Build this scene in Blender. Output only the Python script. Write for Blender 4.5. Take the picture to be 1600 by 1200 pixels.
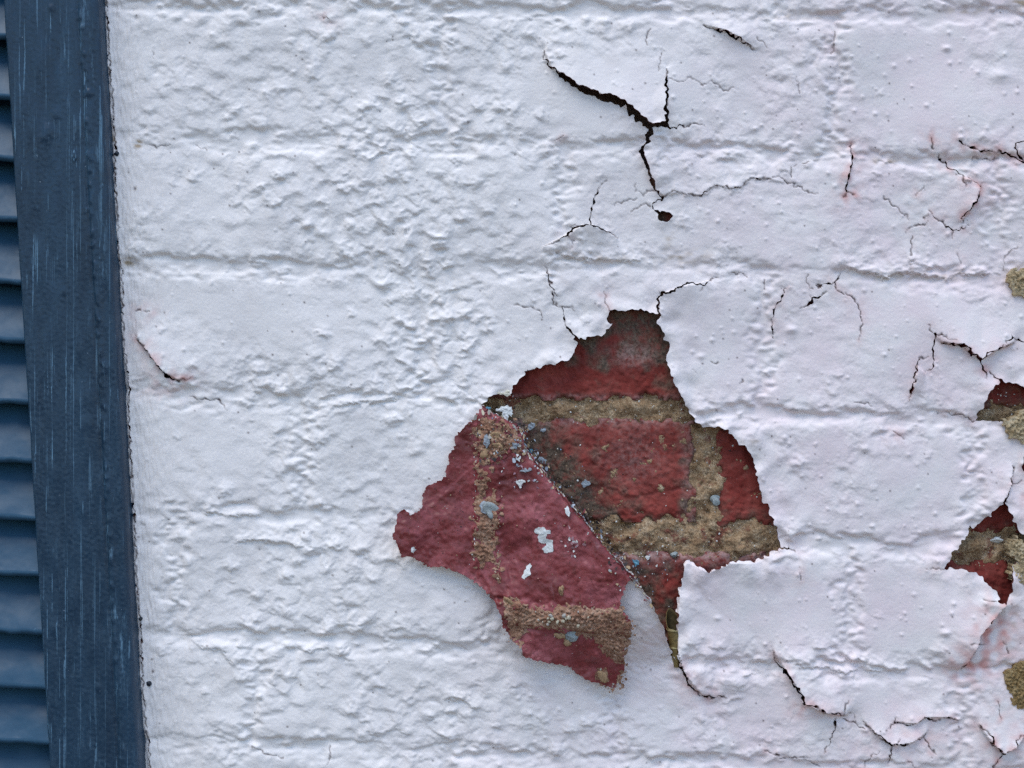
import bpy, math, random
import numpy as np

random.seed(7)
rng = np.random.default_rng(11)
scene = bpy.context.scene
for o in list(bpy.data.objects):
    bpy.data.objects.remove(o)

# ------------------------------------------------------------------ camera, sky, sun, exposure
S = 0.000385            # metres per "unit"; the wall is laid out in units of 0.385 mm
CAM_D = 0.90            # camera to wall
CAM_H = 1.45            # camera height above the pavement
DU = CAM_D / S

cam = bpy.data.cameras.new("camera")
cam_o = bpy.data.objects.new("camera", cam)
scene.collection.objects.link(cam_o)
cam_o.location = (0, -CAM_D, CAM_H)
cam_o.rotation_euler = (math.radians(90), 0, 0)
cam.sensor_fit = 'HORIZONTAL'
cam.angle = 2 * math.atan(800 * S / CAM_D)
cam.clip_start = 0.01
cam.clip_end = 2000
scene.camera = cam_o

SUN_EL, SUN_AZ = 64.0, -40.0        # azimuth measured from straight behind the camera, negative = left
world = bpy.data.worlds.new("World")
scene.world = world
world.use_nodes = True
wn = world.node_tree
sky = wn.nodes.new('ShaderNodeTexSky')
sky.sky_type = 'NISHITA'
sky.sun_disc = False
sky.sun_elevation = math.radians(SUN_EL)
sky.sun_rotation = math.radians(180 + SUN_AZ)
sky.air_density = 1.0
sky.dust_density = 0.4
wn.links.new(sky.outputs[0], wn.nodes['Background'].inputs[0])
wn.nodes['Background'].inputs[1].default_value = 0.13

sun = bpy.data.lights.new("sun", 'SUN')
sun.energy = 1.3
sun.angle = math.radians(38)
sun.color = (1.0, 0.94, 0.88)
sun_o = bpy.data.objects.new("sun", sun)
scene.collection.objects.link(sun_o)
_el, _az = math.radians(SUN_EL), math.radians(SUN_AZ)
from mathutils import Vector
_dir = Vector((math.sin(_az) * math.cos(_el), -math.cos(_az) * math.cos(_el), math.sin(_el)))
sun_o.rotation_euler = _dir.to_track_quat('Z', 'Y').to_euler()

scene.view_settings.view_transform = 'Standard'
scene.view_settings.look = 'None'
scene.view_settings.gamma = 1
scene.view_settings.exposure = 0.82
scene.view_settings.use_curve_mapping = False
scene.render.engine = 'CYCLES'
scene.cycles.use_denoising = False
scene.cycles.max_bounces = 6

# ------------------------------------------------------------------ helpers
def wx(px): return (px - 800.0) * S
def wz(py): return CAM_H + (600.0 - py) * S

_noise_cache = {}
def noise(seed, lam, ax=1.0, ay=1.0, sig=0.45):
    """band-limited periodic noise of wavelength lam; ax > ay stretches it along x"""
    key = (seed, lam, ax, ay, sig)
    if key in _noise_cache: return _noise_cache[key]
    NG = 1024 if lam <= 15 else 2048
    _fx = np.fft.rfftfreq(NG)[None, :]; _fy = np.fft.fftfreq(NG)[:, None]
    r = np.random.default_rng(seed)
    w = np.fft.rfft2(r.standard_normal((NG, NG), dtype=np.float32))
    f = np.sqrt((_fx * ax) ** 2 + (_fy * ay) ** 2) + 1e-9
    w *= np.exp(-(np.log(f * lam) ** 2) / (2 * sig * sig))
    n = np.fft.irfft2(w, s=(NG, NG)).astype(np.float32)
    n /= n.std()
    _noise_cache[key] = n
    return n
def samp(n, X, Y):
    NG = n.shape[0]
    xf = np.floor(X); yf = np.floor(Y)
    fx = (X - xf).astype(np.float32); fy = (Y - yf).astype(np.float32)
    x0 = xf.astype(np.int64) % NG; y0 = yf.astype(np.int64) % NG
    x1 = (x0 + 1) % NG; y1 = (y0 + 1) % NG
    return ((n[y0, x0] * (1 - fx) + n[y0, x1] * fx) * (1 - fy)
            + (n[y1, x0] * (1 - fx) + n[y1, x1] * fx) * fy)

def sstep(a, b, x):
    t = np.clip((x - a) / (b - a), 0, 1)
    return t * t * (3 - 2 * t)

def seg_d(X, Y, a, b):
    dx, dy = b[0] - a[0], b[1] - a[1]
    L2 = dx * dx + dy * dy + 1e-9
    t = np.clip(((X - a[0]) * dx + (Y - a[1]) * dy) / L2, 0, 1)
    return np.hypot(X - (a[0] + t * dx), Y - (a[1] + t * dy)), t

def poly_sd(X, Y, P):
    """signed distance, positive inside"""
    d = np.full(X.shape, 1e9); ins = np.zeros(X.shape, bool)
    n = len(P)
    for i in range(n):
        a, b = P[i], P[(i + 1) % n]
        dd, _ = seg_d(X, Y, a, b)
        d = np.minimum(d, dd)
        if a[1] != b[1]:
            c = ((a[1] > Y) != (b[1] > Y)) & (X < (b[0] - a[0]) * (Y - a[1]) / (b[1] - a[1]) + a[0])
            ins ^= c
    return np.where(ins, d, -d)

def line_d(X, Y, P):
    """distance, x of the nearest point, side (positive = left/below when walking down-right)"""
    best = np.full(X.shape, 1e9); nx = np.zeros(X.shape); ny = np.zeros(X.shape); side = np.zeros(X.shape)
    Pn = np.asarray(P, float); D = Pn[1:] - Pn[:-1]; D /= np.hypot(D[:, 0], D[:, 1])[:, None] + 1e-9
    for i, (a, b) in enumerate(zip(P[:-1], P[1:])):
        d, t = seg_d(X, Y, a, b)
        m = d < best
        best = np.where(m, d, best)
        qx = a[0] + t * (b[0] - a[0]); qy = a[1] + t * (b[1] - a[1])
        nx = np.where(m, qx, nx); ny = np.where(m, qy, ny)
        u0 = D[i] + (D[i - 1] if i > 0 else 0); u1 = D[i] + (D[i + 1] if i + 1 < len(D) else 0)
        ux = np.where(t <= 0, u0[0], np.where(t >= 1, u1[0], D[i][0]))
        uy = np.where(t <= 0, u0[1], np.where(t >= 1, u1[1], D[i][1]))
        side = np.where(m, np.sign(ux * (Y - qy) - uy * (X - qx)), side)
    return best, nx, ny, side

def window(xs, ys, P, m):
    P = np.asarray(P)
    i0, i1 = np.searchsorted(xs, [P[:, 0].min() - m, P[:, 0].max() + m])
    j0, j1 = np.searchsorted(ys, [P[:, 1].min() - m, P[:, 1].max() + m])
    return slice(j0, j1), slice(i0, i1)

def axis(a, b, step, lo=None, hi=None, grow=1.16, top=40.0):
    """fine between a and b, growing coarser out to lo / hi"""
    xs = list(np.arange(a, b + step * 0.5, step))
    if hi is not None:
        s = step; x = xs[-1]
        while x < hi:
            s = min(s * grow, top); x += s; xs.append(x)
    if lo is not None:
        s = step; x = xs[0]; pre = []
        while x > lo:
            s = min(s * grow, top); x -= s; pre.append(x)
        xs = pre[::-1] + xs
    return np.array(xs)

def link(name, mesh, parent=None):
    o = bpy.data.objects.new(name, mesh)
    scene.collection.objects.link(o)
    o.parent = parent
    return o

def make_mesh(name, V, loops, starts, totals, mats, mat_idx=None, smooth=None, attrs=None):
    me = bpy.data.meshes.new(name)
    me.vertices.add(len(V)); me.vertices.foreach_set('co', np.asarray(V, np.float32).ravel())
    me.loops.add(len(loops)); me.loops.foreach_set('vertex_index', np.asarray(loops, np.int32))
    me.polygons.add(len(starts))
    me.polygons.foreach_set('loop_start', np.asarray(starts, np.int32))
    me.polygons.foreach_set('loop_total', np.asarray(totals, np.int32))
    for m in mats: me.materials.append(m)
    if mat_idx is not None: me.polygons.foreach_set('material_index', np.asarray(mat_idx, np.int32))
    me.polygons.foreach_set('use_smooth', np.ones(len(starts), bool) if smooth is None else np.asarray(smooth, bool))
    for k, a in (attrs or {}).items():
        at = me.attributes.new(k, 'FLOAT', 'POINT')
        at.data.foreach_set('value', np.asarray(a, np.float32))
    me.update(calc_edges=True)
    return me

def sheet(name, xs, ys, H, mats, parent=None, sd=None, skirt=0.0, under=False, attrs=None, XY=None):
    """height-field sheet facing -Y cut along sd=0 (kept where sd>0); skirt closes its edges,
    under=True adds a back face.  mats = [front, edge/back]"""
    ny, nx = H.shape
    X, Y = XY if XY is not None else np.meshgrid(xs, ys)
    vid = np.arange(nx * ny).reshape(ny, nx)
    a = vid[:-1, :-1]; b = vid[:-1, 1:]; c = vid[1:, 1:]; d = vid[1:, :-1]
    attrs = attrs or {}
    px = [X.ravel()]; py = [Y.ravel()]; ph = [H.ravel()]
    pat = {k: [np.broadcast_to(v, H.shape).ravel()] for k, v in attrs.items()}
    bnd = []
    tris = []
    if sd is None:
        quads = np.stack([a, d, c, b], -1).reshape(-1, 4)
        bnd += [(vid[0, i + 1], vid[0, i]) for i in range(nx - 1)] + [(vid[-1, i], vid[-1, i + 1]) for i in range(nx - 1)]
        bnd += [(vid[j, 0], vid[j + 1, 0]) for j in range(ny - 1)] + [(vid[j + 1, -1], vid[j, -1]) for j in range(ny - 1)]
    else:
        pos = sd > 0
        cnt = pos[:-1, :-1].astype(int) + pos[:-1, 1:] + pos[1:, 1:] + pos[1:, :-1]
        full = cnt == 4
        quads = np.stack([a, d, c, b], -1)[full]
        jj, ii = np.nonzero((cnt > 0) & (cnt < 4))
        sdf = sd.ravel(); Xf, Yf, Hf = px[0], py[0], ph[0]
        attf = {k: v[0] for k, v in pat.items()}
        nxt = nx * ny; ed = {}
        ex, ey, eh = [], [], []; ea = {k: [] for k in attrs}
        def cut(p, q):
            nonlocal nxt
            k = (p, q) if p < q else (q, p)
            if k in ed: return ed[k]
            t = sdf[k[0]] / (sdf[k[0]] - sdf[k[1]])
            t = min(max(t, 0.04), 0.96)
            inn = k[0] if sdf[k[0]] > 0 else k[1]
            ex.append(Xf[k[0]] + t * (Xf[k[1]] - Xf[k[0]])); ey.append(Yf[k[0]] + t * (Yf[k[1]] - Yf[k[0]]))
            eh.append(Hf[k[0]] + t * (Hf[k[1]] - Hf[k[0]]))
            for kk in attrs: ea[kk].append(attf[kk][inn])
            ed[k] = nxt; nxt += 1
            return nxt - 1
        for j, i in zip(jj.tolist(), ii.tolist()):
            p0 = j * nx + i; p1 = p0 + 1; p3 = p0 + nx; p2 = p3 + 1
            for t3 in ((p0, p3, p2), (p0, p2, p1)):
                s = [sdf[v] > 0 for v in t3]; k = sum(s)
                if k == 3: tris.append(t3)
                elif k == 1:
                    r = s.index(True); A, B, C = t3[r], t3[(r + 1) % 3], t3[(r + 2) % 3]
                    e1, e2 = cut(A, B), cut(A, C)
                    tris.append((A, e1, e2)); bnd.append((e1, e2))
                elif k == 2:
                    r = s.index(False); A, B, C = t3[r], t3[(r + 1) % 3], t3[(r + 2) % 3]
                    e1, e2 = cut(A, B), cut(A, C)
                    tris.append((e1, B, C)); tris.append((e1, C, e2)); bnd.append((e2, e1))
        px.append(np.array(ex)); py.append(np.array(ey)); ph.append(np.array(eh))
        for k in attrs: pat[k].append(np.array(ea[k]))
    PX = np.concatenate(px); PY = np.concatenate(py); PH = np.concatenate(ph)
    PA = {k: np.concatenate(v) for k, v in pat.items()}
    tris = np.array(tris, np.int64).reshape(-1, 3)
    bnd = np.array(bnd, np.int64).reshape(-1, 2)
    used = np.zeros(len(PX), bool)
    used[quads.ravel()] = True; used[tris.ravel()] = True
    remap = np.cumsum(used) - 1
    quads = remap[quads.reshape(-1, 4)]; tris = remap[tris]
    if len(bnd):
        bnd = bnd[used[bnd].all(1)]
        bnd = remap[bnd]
    PX, PY, PH = PX[used], PY[used], PH[used]; PA = {k: v[used] for k, v in PA.items()}
    n0 = len(PX)
    VX, VY, VH = [PX], [PY], [PH]; VA = {k: [v] for k, v in PA.items()}
    L = [quads.ravel(), tris.ravel()]; T = [np.full(len(quads), 4), np.full(len(tris), 3)]
    M = [np.zeros(len(quads) + len(tris), int)]; SM = [np.ones(len(quads) + len(tris), bool)]
    base = n0
    if skirt and len(bnd):
        m = len(bnd)
        VX += [PX[bnd[:, 0]], PX[bnd[:, 1]], PX[bnd[:, 0]], PX[bnd[:, 1]]]
        VY += [PY[bnd[:, 0]], PY[bnd[:, 1]], PY[bnd[:, 0]], PY[bnd[:, 1]]]
        VH += [PH[bnd[:, 0]], PH[bnd[:, 1]], PH[bnd[:, 0]] - skirt, PH[bnd[:, 1]] - skirt]
        for k in VA: VA[k] += [PA[k][bnd[:, 0]], PA[k][bnd[:, 1]]] * 2
        r = np.arange(m)
        q = np.stack([base + r, base + 2 * m + r, base + 3 * m + r, base + m + r], -1)
        L.append(q.ravel()); T.append(np.full(m, 4)); M.append(np.ones(m, int)); SM.append(np.zeros(m, bool))
        base += 4 * m
    if under:
        VX.append(PX); VY.append(PY); VH.append(PH - skirt)
        for k in VA: VA[k].append(PA[k])
        L += [(quads[:, ::-1] + base).ravel(), (tris[:, ::-1] + base).ravel()]
        T += [np.full(len(quads), 4), np.full(len(tris), 3)]
        M.append(np.full(len(quads) + len(tris), 2 if len(mats) > 2 else 1)); SM.append(np.ones(len(quads) + len(tris), bool))
    VX, VY, VH = np.concatenate(VX), np.concatenate(VY), np.concatenate(VH)
    V = np.stack([wx(VX), -VH * S, wz(VY)], -1)
    T = np.concatenate(T); L = np.concatenate(L)
    starts = np.concatenate([[0], np.cumsum(T)[:-1]])
    me = make_mesh(name, V, L, starts, T, mats, np.concatenate(M), np.concatenate(SM),
                   {k: np.concatenate(v) for k, v in VA.items()})
    return link(name, me, parent)

# ------------------------------------------------------------------ materials
class NT:
    def __init__(s, name):
        s.m = bpy.data.materials.new(name); s.m.use_nodes = True
        s.t = s.m.node_tree; s.b = s.t.nodes['Principled BSDF']
        tc = s.t.nodes.new('ShaderNodeTexCoord')
        mp = s.t.nodes.new('ShaderNodeMapping'); mp.inputs['Scale'].default_value = (1000, 1000, 1000)
        s.t.links.new(tc.outputs['Object'], mp.inputs[0]); s.co = mp.outputs[0]     # millimetres
    def n(s, k, **kw):
        nd = s.t.nodes.new(k)
        for a, v in kw.items(): setattr(nd, a, v)
        return nd
    def l(s, a, b): s.t.links.new(a, b)
    def noise(s, scale, detail=4, rough=0.6, stretch=None, dist=0.0):
        nd = s.n('ShaderNodeTexNoise'); nd.inputs['Scale'].default_value = scale
        nd.inputs['Detail'].default_value = detail; nd.inputs['Roughness'].default_value = rough
        nd.inputs['Distortion'].default_value = dist
        if stretch:
            mp = s.n('ShaderNodeMapping'); mp.inputs['Scale'].default_value = stretch
            s.l(s.co, mp.inputs[0]); s.l(mp.outputs[0], nd.inputs['Vector'])
        else: s.l(s.co, nd.inputs['Vector'])
        return nd.outputs['Fac']
    def ramp(s, fac, *stops):
        nd = s.n('ShaderNodeValToRGB'); cr = nd.color_ramp
        while len(cr.elements) < len(stops): cr.elements.new(0.5)
        for e, (p, c) in zip(cr.elements, stops):
            e.position = p; e.color = (*c, 1) if isinstance(c, tuple) else (c, c, c, 1)
        s.l(fac, nd.inputs[0]); return nd.outputs[0]
    def mix(s, fac, a, b, mode='MIX'):
        nd = s.n('ShaderNodeMix', data_type='RGBA', blend_type=mode)
        for i, v in ((0, fac), (6, a), (7, b)):
            if isinstance(v, (int, float)): nd.inputs[i].default_value = v
            elif isinstance(v, tuple): nd.inputs[i].default_value = (*v, 1)
            else: s.l(v, nd.inputs[i])
        return nd.outputs[2]
    def math(s, op, a, b=0.0):
        nd = s.n('ShaderNodeMath', operation=op)
        for i, v in ((0, a), (1, b)):
            if isinstance(v, (int, float)): nd.inputs[i].default_value = v
            else: s.l(v, nd.inputs[i])
        return nd.outputs[0]
    def attr(s, name):
        nd = s.n('ShaderNodeAttribute', attribute_name=name); return nd.outputs['Fac']
    def bump(s, h, strength, dist_mm, prev=None):
        nd = s.n('ShaderNodeBump'); nd.inputs['Strength'].default_value = strength
        nd.inputs['Distance'].default_value = dist_mm * 0.001
        s.l(h, nd.inputs['Height'])
        if prev is not None: s.l(prev, nd.inputs['Normal'])
        return nd.outputs[0]
    def done(s, col, rough=0.6, bump=None, spec=0.5):
        if isinstance(col, tuple): s.b.inputs['Base Color'].default_value = (*col, 1)
        else: s.l(col, s.b.inputs['Base Color'])
        if isinstance(rough, (int, float)): s.b.inputs['Roughness'].default_value = rough
        else: s.l(rough, s.b.inputs['Roughness'])
        s.b.inputs['Specular IOR Level'].default_value = spec
        if bump is not None: s.l(bump, s.b.inputs['Normal'])
        return s.m

def m_paint():
    t = NT('white_masonry_paint')
    col = t.ramp(t.noise(0.02, 4), (0.3, (0.775, 0.742, 0.725)), (0.7, (0.83, 0.798, 0.772)))
    col = t.mix(t.ramp(t.noise(0.055, 5, 0.65), (0.50, 0.0), (0.75, 0.38)), col, (0.72, 0.66, 0.62))
    col = t.mix(t.ramp(t.noise(0.9, 2, 0.5), (0.73, 0.0), (0.76, 0.35)), col, (0.30, 0.27, 0.26))
    col = t.mix(t.math('MULTIPLY', t.attr('pink'), t.ramp(t.noise(0.03, 5, 0.6), (0.35, 0.2), (0.65, 1.0))), col, (0.80, 0.69, 0.70))
    col = t.mix(t.attr('dirt'), col, (0.36, 0.27, 0.17))
    col = t.mix(t.attr('stain_bounce'), col, (0.62, 0.26, 0.22))
    col = t.mix(t.attr('crack'), col, (0.055, 0.025, 0.02))
    b = t.bump(t.noise(0.6, 5, 0.6), 0.32, 0.25)
    b = t.bump(t.noise(0.9, 3, 0.6, (0.25, 1.0, 1.0)), 0.22, 0.2, b)
    b = t.bump(t.noise(2.6, 2, 0.6), 0.22, 0.1, b)
    return t.done(col, t.ramp(t.noise(0.3, 3), (0.3, 0.55), (0.7, 0.75)), b, 0.35)
def m_oldpaint():
    t = NT('old_red_paint_edge')
    col = t.ramp(t.noise(0.8, 4), (0.35, (0.06, 0.018, 0.014)), (0.62, (0.19, 0.05, 0.042)), (0.8, (0.34, 0.22, 0.18)))
    return t.done(col, 0.85, None, 0.2)
def m_brick():
    t = NT('red_painted_brick')
    col = t.ramp(t.noise(0.045, 5, 0.6), (0.34, (0.155, 0.026, 0.020)), (0.5, (0.215, 0.036, 0.028)), (0.68, (0.30, 0.070, 0.055)))
    col = t.mix(t.ramp(t.noise(0.22, 6, 0.7), (0.5, 0.0), (0.70, 0.4)), col, (0.16, 0.036, 0.028))
    col = t.mix(t.ramp(t.noise(0.09, 6, 0.7, dist=0.4), (0.58, 0.0), (0.70, 0.55)), col, (0.21, 0.125, 0.090))
    col = t.mix(t.ramp(t.noise(0.8, 4, 0.7), (0.60, 0.0), (0.68, 0.45)), col, (0.085, 0.045, 0.035))
    col = t.mix(t.ramp(t.noise(1.3, 3, 0.6), (0.70, 0.0), (0.74, 0.7)), col, (0.40, 0.30, 0.27))
    g = t.math('MULTIPLY', t.attr('grime_shade'), t.ramp(t.noise(0.2, 6, 0.75), (0.34, 0.3), (0.52, 1.0)))
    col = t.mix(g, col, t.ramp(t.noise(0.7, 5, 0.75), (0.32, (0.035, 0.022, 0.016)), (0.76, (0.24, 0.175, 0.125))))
    du = t.math('MULTIPLY', t.attr('dust'), t.ramp(t.noise(0.35, 6, 0.75), (0.38, 0.0), (0.6, 1.0)))
    col = t.mix(du, col, (0.38, 0.24, 0.22))
    b = t.bump(t.noise(0.5, 6, 0.65), 0.5, 0.5)
    return t.done(col, t.ramp(t.noise(0.3, 3), (0.3, 0.6), (0.7, 0.85)), b, 0.15)
def m_flap():
    t = NT('maroon_paint_back')
    col = t.ramp(t.noise(0.035, 5, 0.6), (0.36, (0.135, 0.020, 0.019)), (0.5, (0.225, 0.037, 0.039)), (0.66, (0.34, 0.088, 0.098)))
    col = t.mix(t.ramp(t.noise(0.16, 6, 0.7, dist=0.8), (0.52, 0.0), (0.64, 0.75)), col, (0.13, 0.020, 0.016))
    col = t.mix(t.ramp(t.noise(0.6, 5, 0.7, dist=0.6), (0.6, 0.0), (0.67, 0.6)), col, (0.10, 0.02, 0.016))
    col = t.mix(t.ramp(t.noise(0.9, 3, 0.6), (0.69, 0.0), (0.72, 0.6)), col, (0.40, 0.22, 0.15))
    col = t.mix(t.ramp(t.noise(1.4, 4, 0.75), (0.40, 0.45), (0.5, 0.0)), col, (0.09, 0.018, 0.016))
    col = t.mix(t.ramp(t.noise(0.12, 6, 0.75, (1, 1, .5), 0.5), (0.60, 0.0), (0.72, 0.5)), col, (0.40, 0.20, 0.22))
    b = t.bump(t.noise(0.35, 6, 0.65), 0.4, 0.5)
    b = t.bump(t.noise(1.8, 3, 0.6), 0.2, 0.12, b)
    return t.done(col, t.ramp(t.noise(0.15, 4), (0.3, 0.34), (0.7, 0.58)), b, 0.5)
def m_mortar(name, a, b_, c, sc=1.0, smear=0.0):
    t = NT(name)
    col = t.ramp(t.noise(0.13 * sc, 7, 0.72), (0.3, a), (0.5, b_), (0.68, c))
    col = t.mix(t.ramp(t.noise(0.9 * sc, 4, 0.7), (0.42, 0.55), (0.56, 0.0)), col, a)
    col = t.mix(t.ramp(t.noise(2.0 * sc, 2, 0.5), (0.67, 0.0), (0.71, 0.8)), col, (0.55, 0.49, 0.41))
    col = t.mix(t.ramp(t.noise(0.085 * sc, 6, 0.7, dist=0.5), (0.57, 0.0), (0.66, smear)), col, (0.20, 0.05, 0.04))
    bm = t.bump(t.noise(1.0 * sc, 6, 0.78), 1.0, 1.0)
    return t.done(col, 0.9, bm, 0.2)
def m_plain(name, col, rough=0.6, var=0.25, sc=0.8, bs=0.4):
    t = NT(name)
    lo = tuple(c * (1 - var) for c in col); hi = tuple(min(1, c * (1 + var)) for c in col)
    return t.done(t.ramp(t.noise(sc, 5, 0.65), (0.3, lo), (0.7, hi)), rough, t.bump(t.noise(sc * 2, 4), bs, 0.3), 0.4)
def m_shutter():
    t = NT('blue_shutter_paint')
    col = t.ramp(t.noise(0.05, 5, 0.6, (1.6, 1, 0.25)), (0.3, (0.006, 0.026, 0.052)), (0.7, (0.014, 0.046, 0.084)))
    # dragged brush marks and scrapes, along the grain attribute of each board
    wear = t.attr('wear')
    st = t.noise(0.55, 3, 0.6, (1.0, 1.0, 0.018))
    sc = t.noise(0.35, 4, 0.7, (1.0, 1.0, 0.14))
    pt = t.ramp(t.noise(0.022, 4), (0.44, 0.0), (0.62, 1.0))
    lg = t.noise(0.7, 3, 0.6, (1.0, 1.0, 0.005))
    lg = t.math('MULTIPLY', t.ramp(lg, (0.60, 0.0), (0.66, 0.7)), t.ramp(t.noise(0.012, 3), (0.45, 0.0), (0.6, 1.0)))
    mk = t.math('MULTIPLY', t.ramp(st, (0.62, 0.0), (0.70, 0.75)), pt)
    mk2 = t.math('MULTIPLY', t.ramp(sc, (0.56, 0.0), (0.66, 0.9)), wear)
    col = t.mix(t.math('MAXIMUM', lg, t.math('MAXIMUM', mk, mk2)), col, (0.15, 0.29, 0.41))
    col = t.mix(t.ramp(t.noise(0.5, 2), (0.77, 0.0), (0.79, 0.7)), col, (0.34, 0.42, 0.50))
    b = t.bump(t.noise(0.35, 4, 0.6, (1.0, 1.0, 0.06)), 0.35, 0.35)
    b = t.bump(t.noise(0.6, 4, 0.6), 0.3, 0.3, b)
    return t.done(col, t.ramp(t.noise(0.2, 4), (0.3, 0.30), (0.7, 0.5)), b, 0.4)
def m_slat():
    t = NT('slat_paint_skylit')
    col = t.ramp(t.noise(0.05, 5, 0.6, (0.3, 1, 1.2)), (0.25, (0.018, 0.062, 0.110)), (0.75, (0.025, 0.080, 0.138)))  # same paint as the stile, made bluer to stand in for reflected sky
    sc = t.noise(0.5, 4, 0.7, (0.35, 1.0, 0.8))
    mk = t.math('MULTIPLY', t.ramp(sc, (0.64, 0.0), (0.72, 0.45)), t.attr('wear'))
    col = t.mix(mk, col, (0.20, 0.33, 0.46))
    b = t.bump(t.noise(0.3, 5, 0.65), 0.15, 0.3)
    return t.done(col, t.ramp(t.noise(0.2, 4), (0.3, 0.42), (0.7, 0.47)), b, 0.3)
def m_color_attr(name):
    t = NT(name)
    nd = t.n('ShaderNodeAttribute', attribute_name='tint')
    return t.done(nd.outputs['Color'], 0.6, t.bump(t.noise(1.5, 3), 0.4, 0.2), 0.4)

PAINT, OLD, BRICK, FLAP = m_paint(), m_oldpaint(), m_brick(), m_flap()
MORT = m_mortar('sandy_mortar', (0.19, 0.105, 0.055), (0.46, 0.315, 0.18), (0.69, 0.545, 0.37), 1.0, 0.8)
RESID = m_mortar('mortar_residue', (0.19, 0.085, 0.052), (0.44, 0.255, 0.165), (0.62, 0.44, 0.32), 1.2, 0.5)
CRUST = m_mortar('pale_crusty_mortar', (0.30, 0.205, 0.105), (0.57, 0.455, 0.275), (0.74, 0.64, 0.46), 1.1)
CRUST2 = m_mortar('ochre_mortar', (0.20, 0.12, 0.045), (0.38, 0.265, 0.12), (0.52, 0.40, 0.22), 1.3)
FLECK = m_plain('white_fleck', (0.70, 0.72, 0.70), 0.6, 0.08)
CREAM = m_plain('cream_fleck', (0.66, 0.62, 0.50), 0.6, 0.1)
TURQ = m_plain('turquoise_fleck', (0.11, 0.27, 0.36), 0.5, 0.5, 1.2)
BLUEG = m_plain('bluegrey_fleck', (0.28, 0.32, 0.36), 0.55, 0.4, 1.2)
STONE_B = m_plain('blue_grey_stone', (0.29, 0.33, 0.33), 0.7, 0.45, 1.5, 0.8)
STONE_T = m_plain('tan_stone', (0.34, 0.22, 0.12), 0.75, 0.45, 1.3, 0.8)
LEAFM = m_plain('dry_olive_leaf', (0.17, 0.12, 0.04), 0.65, 0.45, 0.7, 0.5)
LEAFIN = m_plain('dry_leaf_inside_shaded', (0.06, 0.045, 0.016), 0.8, 0.5, 0.5, 0.4)  # leaf colour darkened to stand in for shade inside the tube
LEAFRIM = m_plain('dry_leaf_rim', (0.42, 0.35, 0.17), 0.6, 0.2)
SHUT, SLAT = m_shutter(), m_slat()
CORE = m_plain('masonry_core', (0.13, 0.075, 0.055), 0.9, 0.4, 0.3)
DRIP = m_plain('dark_paint_drip', (0.012, 0.018, 0.028), 0.4, 0.2)
FLAKES = m_color_attr('mixed_flakes')

# ------------------------------------------------------------------ traced lines of the wall (units, origin top left)
CREASE = [(752,632),(770,645),(800,660),(817,672),(822,700),(835,720),(855,745),(875,770),(900,800),(912,812),(937,845),
          (962,872),(982,893),(1000,915),(1015,938),(1025,959),(1036,977),(1042,995),(1049,1019),(1058,1037)]
CREASE_S = list(CREASE)
_r = random.Random(3)
_c2 = []
for _a, _b in zip(CREASE[2:13], CREASE[3:14]):
    _c2 += [_a] + [(_a[0] + (_b[0] - _a[0]) * t + _r.uniform(-2.6, 2.6), _a[1] + (_b[1] - _a[1]) * t + _r.uniform(-2.2, 2.2)) for t in (.35, .7)]
CREASE = CREASE[:2] + _c2 + CREASE[13:]
def crease_z(nx_): return np.interp(nx_, [752, 775, 800, 850, 912, 982, 1015, 1040, 1058, 1075, 1132], [4, 11, 20, 32, 46, 58, 58, 46, 22, 7, 0])
def stand(P, z):
    """where a point that stands z proud of the wall has to be built"""
    return [(800 + (x - 800) * (1 - z(x) / DU), 600 + (y - 600) * (1 - z(x) / DU)) for x, y in P]
CREASE = stand(CREASE, crease_z)
CREASE_S = stand(CREASE_S, crease_z) + [(1069,1052),(1078,1071),(1095,1085),(1132,1088)]
for _ in range(3):      # corner-cutting, so that heights measured from the fold vary smoothly
    _q = [CREASE_S[0]]
    for _a, _b in zip(CREASE_S[:-1], CREASE_S[1:]):
        _q += [(.75 * _a[0] + .25 * _b[0], .75 * _a[1] + .25 * _b[1]), (.25 * _a[0] + .75 * _b[0], .25 * _a[1] + .75 * _b[1])]
    CREASE_S = _q + [CREASE_S[-1]]
CREASE_S = CREASE_S[::3] + [CREASE_S[-1]]
CREASE_TAIL = CREASE + [(1069,1052),(1078,1071),(1095,1085),(1132,1088)]
HOLE = [(755,630),(770,617),(782,617),(796,617),(797,607),(806,600),(812,590),(825,580),(840,575),(852,569),(865,569),(877,564),
        (889,564),(891,557),(899,547),(901,532),(920,527),(945,522),(950,512),(956,506),(947,499),(954,484),(965,484),(975,486),
        (992,483),(1007,485),(1020,490),(1031,491),(1026,506),(1036,520),(1039,531),(1045,535),(1045,545),(1041,560),(1045,575),
        (1052,597),(1065,620),(1075,640),(1085,655),(1097,666),(1110,669),(1122,667),(1135,672),(1146,682),(1154,695),(1160,694),
        (1170,704),(1177,715),(1180,735),(1187,762),(1191,785),(1199,789),(1205,807),(1215,830),(1219,850),(1219,857),(1205,862),
        (1192,872),(1180,877),(1160,875),(1140,877),(1125,885),(1112,891),(1105,892),(1097,886),(1090,885),(1080,875),(1072,876),
        (1067,882),(1064,907),(1059,925),(1057,950),(1057,975),(1056,997),(1057,1016),(1061,1034)] + CREASE[::-1]
HOLE_R1 = [(1560,594),(1576,598),(1589,599),(1600,607),(1650,622),(1650,662),(1590,664),(1577,660),(1548,658),(1528,657),(1527,652),
           (1534,637),(1540,622),(1549,606)]
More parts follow.
